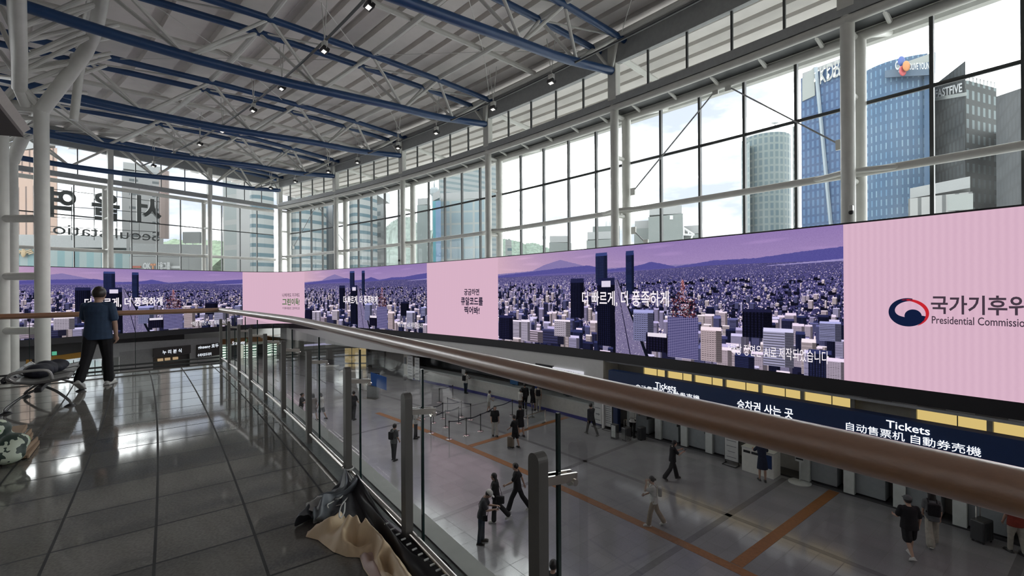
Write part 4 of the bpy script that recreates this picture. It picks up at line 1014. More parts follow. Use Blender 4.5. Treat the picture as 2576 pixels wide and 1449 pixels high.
# doors and windows with daylight behind, wavy green film on the shop glass
dr = tag(empty('door_1', endp(2.0)(200, 930)), kind='structure')
for k in range(7):
    x0, x1 = 150 + 18 * k, 166 + 18 * k
    quad_px(endp(2.0), [(x0, 948), (x1, 946), (x1, 908), (x0, 910)], EN, 0.03).build('glass_pane', M_pane, dr)
    quad_px(endp(1.95), [(x1, 947), (x1 + 2, 947), (x1 + 2, 906), (x1, 906)], EN, 0.1).build('frame', M_dark, dr)
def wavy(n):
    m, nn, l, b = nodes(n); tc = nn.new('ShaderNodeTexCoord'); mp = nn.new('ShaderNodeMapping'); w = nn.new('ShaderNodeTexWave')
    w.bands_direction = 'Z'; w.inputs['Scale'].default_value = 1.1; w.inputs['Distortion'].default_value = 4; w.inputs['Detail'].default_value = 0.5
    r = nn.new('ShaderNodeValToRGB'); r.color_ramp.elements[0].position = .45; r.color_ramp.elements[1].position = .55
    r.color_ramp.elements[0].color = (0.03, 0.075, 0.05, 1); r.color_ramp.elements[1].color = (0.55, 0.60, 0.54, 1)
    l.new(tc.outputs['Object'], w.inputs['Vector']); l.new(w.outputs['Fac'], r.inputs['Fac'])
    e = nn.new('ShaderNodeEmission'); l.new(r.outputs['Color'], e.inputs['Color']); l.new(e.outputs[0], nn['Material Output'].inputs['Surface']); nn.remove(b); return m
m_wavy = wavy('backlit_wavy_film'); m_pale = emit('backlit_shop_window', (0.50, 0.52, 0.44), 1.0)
sw = tag(empty('window_22', endp(2.2)(650, 880)), kind='structure')
for k, (x0, x1, m) in enumerate([(558, 580, m_wavy), (582, 600, M_dark), (604, 612, m_pale), (614, 624, m_wavy), (632, 645, m_wavy), (648, 664, M_dark), (668, 682, m_wavy), (684, 696, m_wavy)]):
    quad_px(endp(2.2), [(x0, 905 - (x0 - 558) * .06), (x1, 904 - (x1 - 558) * .06), (x1, 870 - (x1 - 558) * .05), (x0, 871 - (x0 - 558) * .05)], EN, 0.05).build('film_panel', m, sw)
# queue posts with belts
m_belt = mat('navy_belt', (0.02, 0.022, 0.045), 0.6)
def queue_post(px, py, label, to=None):
    q = onz(px, py, -6.2); t = thing('queue_post', q, label, 'queue post', 'belt posts of the ticket queue')
    MB().lathe(q, [(0.18, 0), (0.18, 0.02), (0.15, 0.035), (0.03, 0.045)], 22).build('base', M_steel, t, True)
    MB().tube(q + Z * 0.04, q + Z * 0.93, 0.024, 8).build('pole', M_dark, t, True)
    MB().lathe(q, [(0.036, 0.86), (0.036, 0.96), (0.02, 0.97)], 12).build('head', M_black, t, True)
    if to:
        w_ = onz(*to, -6.2); d = (w_ - q); m_ = (q + w_) / 2
        pts = [q + Z * .92, m_ + Z * .86, w_ + Z * .92]; mb = MB(); sp_ = spline(pts, 6)
        for a, b in zip(sp_, sp_[1:]): mb.add([a - Z * .025, b - Z * .025, b + Z * .025, a + Z * .025], [(0, 1, 2, 3)])
        mb.build('belt', m_belt, t)
QP = [(1130, 1105), (1173, 1096), (1209, 1085), (1084, 1090), (1121, 1075), (1154, 1065), (1090, 1064), (1114, 1053), (1161, 1049), (1184, 1056), (1126, 1038), (1064, 1054), (1105, 1012), (1139, 1003), (1246, 1062), (1289, 1045), (1325, 1052), (1339, 1050)]
QL = ['queue post nearest the cream floor middle, lowest in the picture', 'queue post second along the nearest belt', 'queue post third along the nearest belt', 'queue post at the left end of the second row', 'queue post in the middle of the second row', 'queue post at the right of the second row',
      'queue post farther back at the left row start', 'queue post just behind the second row', 'queue post with a tall look right of the back rows', 'queue post beside the white base right of back rows', 'queue post alone in the middle of the back', 'queue post by the man with a hat',
      'queue post far back near the counter, left', 'queue post far back near the counter, right', 'queue post behind the woman in white trousers', 'queue post behind the child at the belt end', 'queue post below the people in black at the counter', 'queue post at the end of the belt by the counter']
QT = {0: 1, 1: 2, 2: 14, 3: 4, 4: 5, 6: 7, 7: 8, 10: 9, 12: 13, 14: 15, 15: 16, 16: 17}
for i, (p, l_) in enumerate(zip(QP, QL)): queue_post(*p, l_, QP[QT[i]] if i in QT else None)
# low clear barrier with steel feet
q0, q1 = onz(1325, 1080, -6.2), onz(1374, 1063, -6.2); gb = thing('glass_barrier', (q0 + q1) / 2, 'low clear barrier with curved steel feet beside the suitcase boys', 'barrier')
for f in (0.05, 0.95):
    q = q0.lerp(q1, f); MB().sweep([q + Z * .03 + Vector((-.2, -.2, 0)), q + Z * .05, q + Z * .2, q + Z * .75], 0.03, 8).build('foot', M_steel, gb, True)
MB().sweep([q0 + Z * .75, q1 + Z * .75], 0.02, 6).build('top_rail', M_steel, gb); slab(MB(), [q0 + Z * .2, q1 + Z * .2, q1 + Z * .74, q0 + Z * .74], Vector((0, -1, 0)), 0.012).build('pane', M_railglass, gb)
# orange tactile strips and darker paving bands let into the floor
m_tac = mat('orange_tactile_paving', (0.24, 0.10, 0.030), 0.55, var=0.12, scale=14, bump=0.3)
def strip(pts, w_, name, m, label=None, cat=None, z=-6.194, kind=None):
    mb = MB(); P_ = [Vector((p[0], p[1], z)) for p in pts]
    for a, b in zip(P_, P_[1:]):
        d = (b - a).normalized(); s_ = Vector((-d.y, d.x, 0)) * w_ / 2; mb.prism([a - s_, b - s_, b + s_, a + s_], z - 0.006, z)
    return tag(mb.build(name, m), label, cat, kind=kind)
strip([P(147.5, 30 + 0.5 * i) for i in range(0, 34)], 0.34, 'tactile_strip', m_tac, 'long orange tactile strip running the length of the lower hall', 'tactile paving')
strip([P(147.7, 38.06), P(155.2, 38.03)], 0.34, 'tactile_strip', m_tac, 'orange tactile strip leading to the ticket machines at right', 'tactile paving')
strip([P(147.7, 43.05), P(155.0, 43.03)], 0.34, 'tactile_strip', m_tac, 'orange tactile strip leading to the ticket counter behind the suitcase boys', 'tactile paving')
m_band = mat('dark_paving_band', (0.14, 0.14, 0.145), 0.2)
for k, p_ in enumerate((36.2, 38.6, 41.05, 45.3)):
    tag(MB().ring(137, 155, -6.199, -6.1965, p_, p_ + 0.08, 2).build('trim_%d' % (10 + k), m_band), kind='structure')
tag(MB().ring(150.2, 150.4, -6.199, -6.1965, 30, 56, 50).build('trim_20', m_band), kind='structure')
# lit ceiling panels of the lower hall under the walkway and over the machines
# ================================================================ the city outside
def omat(name, col, *a, **k): return mat(name, tuple(c * 0.40 for c in col), *a, **k)
GZ = -6.6
g = MB().add([(-900, -300, GZ), (900, -300, GZ), (900, 1600, GZ), (-900, 1600, GZ)], [(0, 1, 2, 3)]).build('ground', mat('pale_street_paving', (0.42, 0.42, 0.41), 0.8, var=0.15, scale=0.03)); tag(g, kind='structure')
def plan(px, D): r = ray(px, 724); return Vector((r.x * D, D, 0))
def tower(label, xl, Dl, xr, Dr, yl, yr, depth, m, name='office_tower', roofm=None, parts=None, ybase=None, cat='building', back=None):
    a, b = plan(xl, Dl), plan(xr, Dr); ex = (b - a).normalized(); ey = Vector((-ex.y, ex.x, 0))
    za, zb = atD(xl, yl, Dl).z, atD(xr, yr, Dr).z
    t = thing(name, (a.x, a.y, GZ), label, cat)
    zg = GZ
    pl = [a, b, plan(xr - 1.5, Dr + depth), plan(xl + 1.5, Dl + depth)]
    MB().prism(pl, zg, [za, zb, zb, za], uv=True).build('facade', m, t)
    cc = sum(pl, Vector()) / 4
    MB().prism([cc + (q - cc) * .94 for q in pl], max(za, zb) + .05 if abs(za - zb) < 1 else min(za, zb) - 1, max(za, zb) + 1.6 if abs(za - zb) < 1 else min(za, zb) - .5).build('parapet', roofm or omat('pale_parapet', (0.40, 0.42, 0.42), 0.7), t)
    fn = lambda px, py, off=0.0: _face(px, py, a, ex, -ey, off)
    return t, fn, (a, b, ex, ey, za, zb)
def _face(px, py, a, ex, n, off):
    d = ray(px, py); o = Vector((0, 0, CZ)); p0 = a + n * off
    t = (p0 - o).dot(n) / d.dot(n); return o + d * t
f_blue = facade('blue_glass_facade', (0.13, 0.30, 0.50), (0.065, 0.155, 0.29), 1.15, 2.6, 0.42, 0.0, 0.2, (0.24, 0.40, 0.54))
f_blue2 = facade('deep_blue_facade', (0.075, 0.19, 0.40), (0.04, 0.105, 0.25), 1.4, 2.7, 0.38, 0.0, 0.2, (0.11, 0.22, 0.40))
f_dark = facade('dark_grey_facade', (0.052, 0.062, 0.066), (0.032, 0.038, 0.04), 1.6, 3.2, 0.3, 0.5, 0.3, (0.075, 0.09, 0.095))
f_grid = facade('pale_grid_facade', (0.10, 0.14, 0.15), (0.34, 0.36, 0.35), 3.0, 3.4, 0.8, 0.0, 0.3)
f_band = facade('banded_facade', (0.13, 0.22, 0.26), (0.46, 0.49, 0.48), 40, 1.8, 0.55, 0.0, 0.25)
f_glassgrid = facade('pale_blue_grid', (0.28, 0.40, 0.46), (0.46, 0.50, 0.48), 2.6, 2.6, 0.22, 0.0, 0.3, (0.38, 0.48, 0.50))
f_brown = facade('brown_striped_facade', (0.20, 0.14, 0.12), (0.62, 0.44, 0.35), 1.9, 9.0, 0.75, 0.5, 0.6)
f_teal = facade('teal_glass_facade', (0.24, 0.42, 0.44), (0.36, 0.46, 0.46), 1.6, 7.5, 0.4, 0.3, 0.25, (0.12, 0.24, 0.27))
f_conc = facade('pale_concrete_facade', (0.30, 0.34, 0.33), (0.335, 0.37, 0.355), 7.0, 5.0, 0.1, 0.0, 0.8)
f_apart = facade('grey_apartment_facade', (0.15, 0.17, 0.18), (0.40, 0.41, 0.41), 4.2, 3.2, 1.3, 0.0, 0.6)
f_round = facade('green_round_tower', (0.17, 0.245, 0.26), (0.28, 0.345, 0.34), 2.2, 3.3, 0.45, 0.0, 0.3, (0.13, 0.21, 0.25))
m_letter = omat('pale_sign_letters', (0.50, 0.52, 0.50), 0.5); m_wl = omat('white_sign_letters', (0.75, 0.78, 0.78), 0.5)
def face_text(fn, txt, px0, py0, px1, py1, h, m, t, bold=0.0, off=0.6, mirror=False):
    a, b = fn(px0, py0, off), fn(px1, py1, off); ex = b - a; L = ex.length; ex.normalize(); c = (a + b) / 2; sgn = -1 if mirror else 1
    return put_text(txt, lambda x, y, d: c + ex * x * sgn + Z * y, h, m, t, L, bold)
# blue twin towers
t, fn, (a, b, ex, ey, za, zb) = tower('left half of the blue glass towers, with large pale letters under its roof frame', 2018, 150, 2142, 138, 198, 148, 30, f_blue2)
face_text(fn, 'KDB', 2062, 212, 2112, 190, 7.5, m_letter, t, 0.01)
mb = MB()
for k in range(5):
    x = 2050 + 16 * k; mb.tube(fn(x, 205 - 4 * k, 1.0), fn(x + 8, 172 - 4 * k, -3), 0.3, 5); mb.tube(fn(x, 185 - 4 * k, 1.0), fn(x + 18, 170 - 5 * k, -3), 0.25, 5)
mb.build('roof_frame', M_white, t)
MB().tube(fn(2052, 170, 0.5), fn(2095, 620, 0.5), 0.55, 6).build('edge_line', omat('pale_edge', (0.36, 0.44, 0.50), 0.4), t)
quad_px(lambda x, y: fn(x, y, 0.3), [(2018, 255), (2050, 240), (2048, 168), (2018, 198)], -ey, 0.4).build('crown_grid', f_glassgrid, t)
a, b = plan(2140, 138), plan(2337, 122); ex = (b - a).normalized(); ey = Vector((-ex.y, ex.x, 0))
t = thing('office_tower', (a.x, a.y, GZ), 'right half of the blue glass towers, slanted top with a coloured logo', 'building')
mb = MB(); n_ = 12; pl = []
for i in range(n_ + 1):
    f_ = i / n_; bow = 9.0 * (1 - (2 * f_ - 1) ** 2); pl.append(a.lerp(b, f_) - ey * bow * .5)
tops = [atD(2140 + 197 * i / n_, 212 - 78 * i / n_, 138 - 16 * i / n_).z for i in range(n_ + 1)]
mb.prism(pl + [plan(2333, 150), plan(2146, 166)], GZ, tops + [tops[-1], tops[0]], uv=True).build('facade', f_blue, t)
fn = lambda px, py, off=0.0: _face(px, py, a, ex, -ey, off)
quad_px(lambda x, y: fn(x, y, 1.2), [(2325, 560), (2337, 560), (2350, 130), (2325, 140)], -ey, 1.0).build('fin', f_blue, t)
slab(MB(), [fn(2256, 172, 5), fn(2350, 155, 2.2), fn(2350, 131, 2.2), fn(2256, 164, 5)], -ey, 0.5).build('crown_grid', f_glassgrid, t)
slab(MB(), [fn(2226, 195, 6.0), fn(2349, 188, 3.2), fn(2349, 153, 3.2), fn(2226, 178, 6.0)], -ey, 0.5).build('sign_band', omat('blue_sign_band', (0.06, 0.125, 0.21), 0.5), t)
face_text(fn, 'CJ', 2252, 175, 2265, 174, 3.2, m_wl, t, 0.03, 7.0); face_text(fn, 'OLIVE YOUNG', 2287, 175, 2345, 173, 2.4, m_wl, t, 0.02, 6.4)
for (px, py, c) in [(2268, 154, (0.02, 0.09, 0.42)), (2280, 166, (0.70, 0.25, 0.04)), (2271, 178, (0.62, 0.05, 0.06))]:
    q = fn(px, py, 7.2); MB().ball(q, 1.0, 0.25, 1.4).build('logo_petal', omat('petal_%d' % py, c, 0.5), t, True)
q = atD(2190, 185, 150); MB().lathe((q.x, q.y, q.z - 6), [(7, 0), (7, 9), (6.4, 9.2)], 24).build('roof_drum', M_grey, t); MB().tube((q.x + 5, q.y, q.z), (q.x + 5, q.y, q.z + 12), 0.15, 5).build('mast', M_grey, t)
# dark tower with white letters
t, fn, _ = tower('dark grey tower with white roof letters right of the blue towers', 2337, 128, 2432, 112, 232, 222, 3, f_dark)
a2, b2 = plan(2430, 112), plan(2510, 117); e2 = (b2 - a2).normalized(); n2 = Vector((-e2.y, e2.x, 0))
MB().prism([a2, b2, plan(2508, 150), plan(2436, 136)], GZ, atD(2430, 200, 112).z, uv=True).build('side_facade', facade('dark_side_facade', (0.26, 0.32, 0.33), (0.10, 0.11, 0.11), 2.4, 3.6, 0.7, 0.0, 0.6, None, 0.2), t)
a3 = plan(2337, 132); MB().prism([plan(2337, 131), plan(2432, 114), plan(2432, 126), plan(2340, 142)], GZ, atD(2385, 190, 122).z).build('plant_room', f_dark, t)
face_text(fn, 'FASTFIVE', 2352, 246, 2420, 230, 3.0, m_wl, t, 0.02)
slab(MB(), [fn(2337, 256, .3), fn(2432, 240, .3), fn(2432, 232, .3), fn(2337, 247, .3)], Vector((0, -1, 0)), .2).build('window_band', f_glassgrid, t)
mb = MB()
for k in range(9):
    x = 2430 + 9 * k; D_ = 112 + 2 * k; mb.tube(atD(x, 203 + k * 2, D_), atD(x, 190 + k * 2, D_), 0.15, 5)
mb.tube(atD(2430, 190, 112), atD(2502, 206, 128), 0.2, 5).build('roof_rail', M_grey, t)
tower('dark slab building at the right edge above the pink screen', 2508, 95, 2600, 72, 243, 212, 22, facade('charcoal_facade', (0.05, 0.058, 0.063), (0.035, 0.04, 0.043), 3.0, 3.2, 0.35, 0.5, 0.4, (0.065, 0.075, 0.08)), parts=None)
t, fn, _ = tower('low white building with vertical fins below the dark tower', 2286, 70, 2448, 62, 500, 482, 10, facade('fin_facade', (0.50, 0.51, 0.50), (0.16, 0.17, 0.17), 1.6, 9, 0.25), name='low_building')
slab(MB(), [fn(2388, 530, .3), fn(2448, 526, .3), fn(2448, 486, .3), fn(2388, 490, .3)], Vector((0, -1, 0)), .3).build('glass_front', f_glassgrid, t)
# round tower and slab
c = plan(1928, 215); t = thing('round_tower', (c.x, c.y, GZ), 'round green grey tower with dish on its roof between two mullions', 'building'); rr = 10.2
ztop = atD(1928, 350, 215).z
MB().prism([c + Vector((rr * cos(2 * pi * k / 20), rr * sin(2 * pi * k / 20), 0)) for k in range(20)], GZ, ztop, uv=True).build('facade', f_round, t)
MB().prism([plan(1867, 214), plan(1888, 205), plan(1888, 222), plan(1870, 222)], GZ, atD(1878, 372, 214).z, uv=True).build('side_wing', f_round, t)
MB().lathe((c.x, c.y, ztop), [(8.5, 0), (8.5, 2.5), (8, 2.6)], 20).build('roof_ring', M_grey, t)
MB().tube((c.x + 1, c.y - 6, ztop + 2.5), (c.x + 1, c.y - 6, ztop + 6), 0.3, 6).build('dish_mast', M_grey, t); MB().ball((c.x + 1, c.y - 6, ztop + 5.5), 1.8, 1.2, 0.5).build('dish', M_grey, t, True)
tower('thin slab tower edge just left of the blue towers', 1996, 240, 2010, 236, 318, 316, 14, f_grid)
# concrete buildings over the big screen
t, fn, _ = tower('pale concrete building with square tower and openings above the big city screen', 1596, 92, 1662, 90, 576, 572, 14, f_conc, name='low_building')
t, fn, _ = tower('tall pale concrete stair block beside the dark mullion above the big screen', 1632, 88, 1719, 86, 546, 537, 10, f_conc, name='low_building')
quad_px(lambda x, y: fn(x, y, .1), [(1685, 552), (1693, 552), (1693, 542), (1685, 542)], Vector((0, -1, 0)), .2).build('opening', m_wl, t)
mb = MB()
for p_, q_ in [((1720, 574), (1748, 592)), ((1720, 590), (1748, 592)), ((1720, 574), (1720, 592)), ((1732, 580), (1732, 592)), ((1742, 592), (1738, 604))]: mb.tube(atD(*p_, 86), atD(*q_, 86), 0.2, 5)
mb.build('roof_truss_frame', M_grey, t)
t, fn, _ = tower('low stepped pale building left of the first column pair over the big screen', 1476, 95, 1560, 93, 605, 600, 12, f_conc, name='low_building')
MB().prism([plan(1492, 96), plan(1560, 95), plan(1560, 105), plan(1492, 106)], GZ, atD(1500, 570, 96).z).build('upper_block', f_conc, t); MB().tube(atD(1529, 570, 96), atD(1529, 556, 96), .5, 6).build('roof_vent', M_grey, t)
tower('small flat pale building left of the stepped one', 1382, 110, 1438, 110, 610, 611, 10, f_conc, name='low_building')
tower('tiny white building at left of the tree hill', 1272, 120, 1288, 120, 618, 618, 8, f_band, name='low_building')
tower('low pale annex right of the concrete stair block', 1720, 87, 1768, 85, 590, 588, 8, f_conc, name='low_building')
# banded towers seen through the middle of the wall
t, fn, _ = tower('tall grey banded tower behind the third column from the corner', 1105, 150, 1262, 165, 446, 408, 30, facade('banded_grey', (0.25, 0.33, 0.35), (0.42, 0.46, 0.46), 60, 1.8, 0.5))
t, fn, _ = tower('pale blue gridded block in front of the tall banded tower', 1106, 100, 1225, 98, 503, 500, 20, f_glassgrid)
t, fn, _ = tower('narrow block with bright cyan side wall', 1090, 96, 1108, 92, 506, 504, 12, facade('cyan_wall', (0.10, 0.42, 0.50), (0.09, 0.38, 0.46), 4, 4, 0.1))
MB().prism([plan(1097, 92), plan(1110, 91), plan(1110, 100), plan(1099, 100)], GZ, atD(1100, 507, 92).z).build('blue_front', omat('blue_front', (0.12, 0.24, 0.40), 0.5), t)
tower('plain grey green block left of the cyan wall', 1050, 105, 1084, 104, 516, 516, 14, facade('plain_green_grey', (0.29, 0.35, 0.345), (0.27, 0.33, 0.325), 5, 20, 0.1), name='low_building')
# television tower on the hill
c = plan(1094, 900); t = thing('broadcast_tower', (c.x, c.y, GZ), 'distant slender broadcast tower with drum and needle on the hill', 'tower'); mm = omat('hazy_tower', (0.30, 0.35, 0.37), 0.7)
zz = lambda y: atD(1094, y, 900).z
MB().tube((c.x, c.y, GZ), (c.x, c.y, zz(478)), 5.5, 12).build('shaft', mm, t); MB().lathe((c.x, c.y, zz(493)), [(6, 0), (9.5, 4), (9.5, 12), (7, 16)], 16).build('drum', mm, t); MB().tube((c.x, c.y, zz(478)), (c.x, c.y, zz(452)), 2.6, 8, 0.8).build('needle', mm, t)
def curved_tower(label, xl, xr, D, ytop, m, bow=6, yb=None, depth=22, skew=0.0):
    a, b = plan(xl, D), plan(xr, D * (1 + skew)); ex = (b - a).normalized(); ey = Vector((-ex.y, ex.x, 0)); L = (b - a).length
    t = thing('office_tower', (a.x, a.y, GZ), label, 'building'); pl = []
    for i in range(11):
        f_ = i / 10; pl.append(a.lerp(b, f_) - ey * bow * (1 - (2 * f_ - 1) ** 2))
    zt = atD((xl + xr) / 2, ytop, D).z
    MB().prism(pl + [plan(xr - 1, D * (1 + skew) + depth), plan(xl + 1, D + depth)], GZ, zt, uv=True).build('facade', m, t)
    c = a.lerp(b, .5) + ey * depth * .4; MB().box((c.x, c.y, zt + 1), ex, ey, Z, L * .3, depth * .3, 1.2).build('plant_room', M_grey, t)
curved_tower('banded blue tower with white curved balconies seen through panes beside the corner', 726, 822, 96, 470, f_band, 5)
curved_tower('banded blue tower with bowed front, second from the corner', 880, 950, 100, 478, f_band, 5)
tower('narrow white striped tower between the two bowed towers', 815, 120, 846, 120, 505, 505, 14, facade('white_stripe', (0.20, 0.26, 0.31), (0.48, 0.50, 0.52), 1.8, 60, 0.55))
tower('grey slab tower standing right behind the second bowed tower', 944, 128, 968, 126, 486, 486, 14, facade('grey_slab', (0.14, 0.18, 0.19), (0.36, 0.39, 0.39), 3.2, 3.0, 0.9))
curved_tower('tall pale tower with long balconies filling the panes left of the corner', 632, 690, 88, 440, f_band, 3)
tower('plain pale wall of the balcony tower left of the corner', 596, 90, 636, 86, 455, 452, 14, facade('plain_pale', (0.42, 0.44, 0.44), (0.39, 0.41, 0.41), 6, 3.4, 0.06))
tower('pale lattice front building left of the plain pale wall', 562, 92, 600, 90, 440, 445, 14, facade('pale_lattice', (0.36, 0.42, 0.42), (0.46, 0.49, 0.48), 5, 5, 0.5), name='office_tower')
# behind the station letters
tower('brown striped office block behind the outdoor letters at far left', 20, 70, 146, 66, 382, 372, 20, f_brown)
t, fn, _ = tower('grey stepped apartment tower behind the right hand outdoor letters', 308, 105, 412, 110, 428, 436, 18, f_apart)
MB().tube(atD(413, 430, 100), atD(413, 600, 100), 0.9, 8).build('chimney_pipe', omat('reddish_pipe', (0.30, 0.23, 0.21), 0.7), t)
t, fn, _ = tower('low teal glass front building with a winged emblem at far left', 34, 56, 328, 58, 622, 630, 10, f_teal, name='low_building')
gold = omat('gold_emblem', (0.48, 0.34, 0.16), 0.5)
mb = MB(); c = fn(59, 637, .3); ex = (fn(70, 637, .3) - c).normalized(); n = Vector((0, -1, 0))
mb.ball(c, .32, .1, .5); mb.ball(c + Z * .45, .18, .1, .22)
for s_ in (-1, 1):
    for k in range(3): mb.box(c + ex * s_ * (.45 + .18 * k) + Z * (.30 - .16 * k), (ex * s_ + Z * .35).normalized(), n, (Z - ex * s_ * .35).normalized(), .42 - .08 * k, .05, .075)
mb.build('winged_emblem', gold, t)
t, fn, _ = tower('low white building with sign band below the letters', 326, 55, 530, 58, 645, 648, 8, facade('low_white', (0.46, 0.48, 0.475), (0.40, 0.42, 0.415), 3, 3, 0.06), name='low_building')
face_text(fn, 'OK', 359, 676, 379, 676, 1.0, m_wl, t, 0.04, .3); face_text(fn, '금융그룹', 392, 676, 428, 676, 0.95, m_wl, t, 0.04, .3)
quad_px(lambda x, y: fn(x, y, .1), [(332, 674), (354, 674), (354, 669), (332, 669)], Vector((0, -1, 0)), .1).build('red_sign', omat('red_orange_sign', (0.50, 0.08, 0.03), 0.5), t)
quad_px(lambda x, y: fn(x, y, .1), [(429, 675), (453, 675), (453, 669), (429, 669)], Vector((0, -1, 0)), .1).build('sign_band', M_grey, t)
c = fn(385, 671, .3); MB().box(c, ex, n, Z, .08, .04, .35).box(c + Z * .25, ex, n, Z, .28, .04, .12).build('orange_mark', omat('orange_mark', (0.60, 0.20, 0.04), 0.5), t)
# old roof, ad structure
a, b = plan(155, 100), plan(210, 100); h = thing('tiled_house', (a.x, a.y, GZ), 'old gable roofed house under the outdoor letters', 'house')
zr, ze = atD(188, 595, 100).z, atD(150, 612, 100).z
MB().prism([a, b, b + Vector((0, 14, 0)), a + Vector((0, 14, 0))], GZ, ze).build('wall', omat('house_wall', (0.42, 0.43, 0.40), 0.8), h)
MB().add([a + Z * ze, b + Z * ze, b + Vector((0, 14, ze)), a + Vector((0, 14, ze)), (a + b) / 2 + Vector((4, 0, zr)), (a + b) / 2 + Vector((4, 14, zr))], [(0, 1, 4), (1, 2, 5, 4), (2, 3, 5), (3, 0, 4, 5)]).build('roof', omat('grey_roof_tile', (0.24, 0.27, 0.25), 0.8), h)
c = atD(481, 598, 75); bb = thing('billboard', c, 'dark backed billboard on a frame left of the second end wall column', 'billboard')
MB().abox(c.x - 1.4, c.x + 1.4, c.y, c.y + .5, c.z - .85, c.z + .95).build('panel', omat('billboard_back', (0.13, 0.14, 0.14), 0.6), bb)
mb = MB()
for s_ in (-1, 0, 1): mb.tube((c.x + s_ * 1.2, c.y + .3, GZ), (c.x + s_ * 1.2, c.y + .3, c.z - .8), .07, 5)
mb.tube((c.x - 1.2, c.y + .3, c.z - 2.4), (c.x + 1.2, c.y + .3, c.z - 2.4), .07, 5).build('frame', M_grey, bb)
# wooded hills
def hill(label, pts, D, col):
    rng = random.Random(len(label)); mb = MB(); prof = []
    x0, x1 = pts[0][0], pts[-1][0]; N = 60
    for i in range(N + 1):
        x = x0 + (x1 - x0) * i / N; y = interp(pts, x); prof.append(atD(x, y + rng.uniform(-1.6, 1.6), D))
    vs, fs = [], []
    for p in prof:
        for k in range(5): vs.append(Vector((p.x * (1 - .04 * (4 - k) / 4), p.y - 60 + 15 * k, GZ + (p.z - GZ) * (k / 4) ** .7)))
        vs.append(Vector((p.x * 1.06, p.y + 90, GZ)))
    for i in range(N):
        for k in range(5): fs.append((6 * i + k, 6 * i + 6 + k, 6 * i + 7 + k, 6 * i + k + 1))
    o = mb.add(vs, fs).build('wooded_hill', omat('hill_' + str(int(D)), col, 0.9, var=0.35, scale=0.35, bump=0.6), smooth=True)
    return tag(o, label, 'hill', kind='stuff')
hill('green wooded hill over the left end of the big screen', [(1255, 598), (1285, 602), (1320, 613), (1345, 610), (1375, 622), (1420, 640)], 420, (0.16, 0.23, 0.18))
hill('green wooded hill seen between the bowed tower and the cyan wall', [(965, 575), (985, 558), (1005, 548), (1030, 545), (1060, 570), (1090, 580)], 400, (0.22, 0.28, 0.25))
hill('green wooded hill behind the billboard', [(405, 612), (440, 600), (470, 606), (520, 604), (560, 606), (600, 615)], 300, (0.20, 0.28, 0.18))
# big letters of the station standing outside the end wall, seen from behind
st = thing('station_letters', onPhi(260, 560, PE, 3.0), 'large dark outdoor station lettering on wires, seen mirrored from inside', 'sign')
m_let = mat('dark_letters', (0.03, 0.033, 0.033), 0.5)
def back_letters(txt, px0, px1, py, h, bold, ext):
    a, b = onPhi(px0, py, PE, 3.0), onPhi(px1, py, PE, 3.0); ex = b - a; ex.z = 0; L = ex.length; ex.normalize(); c = (a + b) / 2
    return put_text(txt, lambda x, y, d: c - ex * x + Z * y - EN * d, h, m_let, st, L, bold, extrude=ext, res=8)
def lz(py): return onPhi(260, py, PE, 3.0).z
hk = abs(lz(490) - lz(560))
back_letters('서', 340, 402, 553, hk * 1.05, 0.025, 0.15); back_letters('울', 230, 300, 548, hk * 1.05, 0.025, 0.15); back_letters('역', 120, 188, 540, hk * 1.05, 0.025, 0.15)
back_letters('Seoul station', 100, 400, 597, hk * .52, 0.0, 0.08)
mb = MB()
for y0, y1 in ((474, 508), (516, 538), (545, 562), (569, 584), (583, 598)): mb.tube(onPhi(118, y0, PE, 3.1), onPhi(402, y1, PE, 3.1), 0.03, 5)
mb.build('wires', M_dark, st)
for px in (180, 237, 294, 350, 400): MB().tube(onPhi(px, 470, PE, 3.15), onPhi(px, 604, PE, 3.15), 0.03, 5).build('support_wire', M_dark, st)
# outer eave structure beyond the clerestory
ea = thing('eave_truss', P(R + 6, 45, 13.5), 'white lattice truss of the outer eave seen through the clerestory panes', 'truss')
def ec(s, z): return [P(R + s, 33 + 26 * i / 60, z + drop(33 + 26 * i / 60)) for i in range(61)]
MB().sweep(ec(6.2, 12.9), 0.26, 8).build('lower_chord', M_white, ea, True); MB().sweep(ec(5.2, 14.0), 0.15, 8).build('upper_chord', M_white, ea, True); MB().sweep(ec(7.2, 14.0), 0.15, 8).build('upper_chord', M_white, ea, True)
lo_, u1, u2 = ec(6.2, 12.9), ec(5.2, 14.0), ec(7.2, 14.0); mb = MB()
for i in range(0, 60, 2):
    for u in (u1, u2): mb.tube(lo_[i], u[i + 1], .12, 6); mb.tube(lo_[i + 2], u[i + 1], .12, 6)
mb.build('web_lattice', M_white, ea)
for k, ph in enumerate(COLS[1:]):
    MB().tube(P(R + 0.6, ph, 14.4 + drop(ph)), P(R + 9, ph, 14.0 + drop(ph)), 0.17, 8).build('outrigger_beam', M_white, ea, True)
    MB().tube(P(R + 6.2, ph + .5, GZ), P(R + 6.2, ph + .5, 12.9 + drop(ph)), 0.24, 12).build('eave_post', M_white, ea, True) if False else None
    MB().tube(P(R + 1.4, ph, 11.2 + drop(ph)), P(R + 6.2, ph, 12.9 + drop(ph)), 0.14, 8).build('eave_strut', M_white, ea, True)
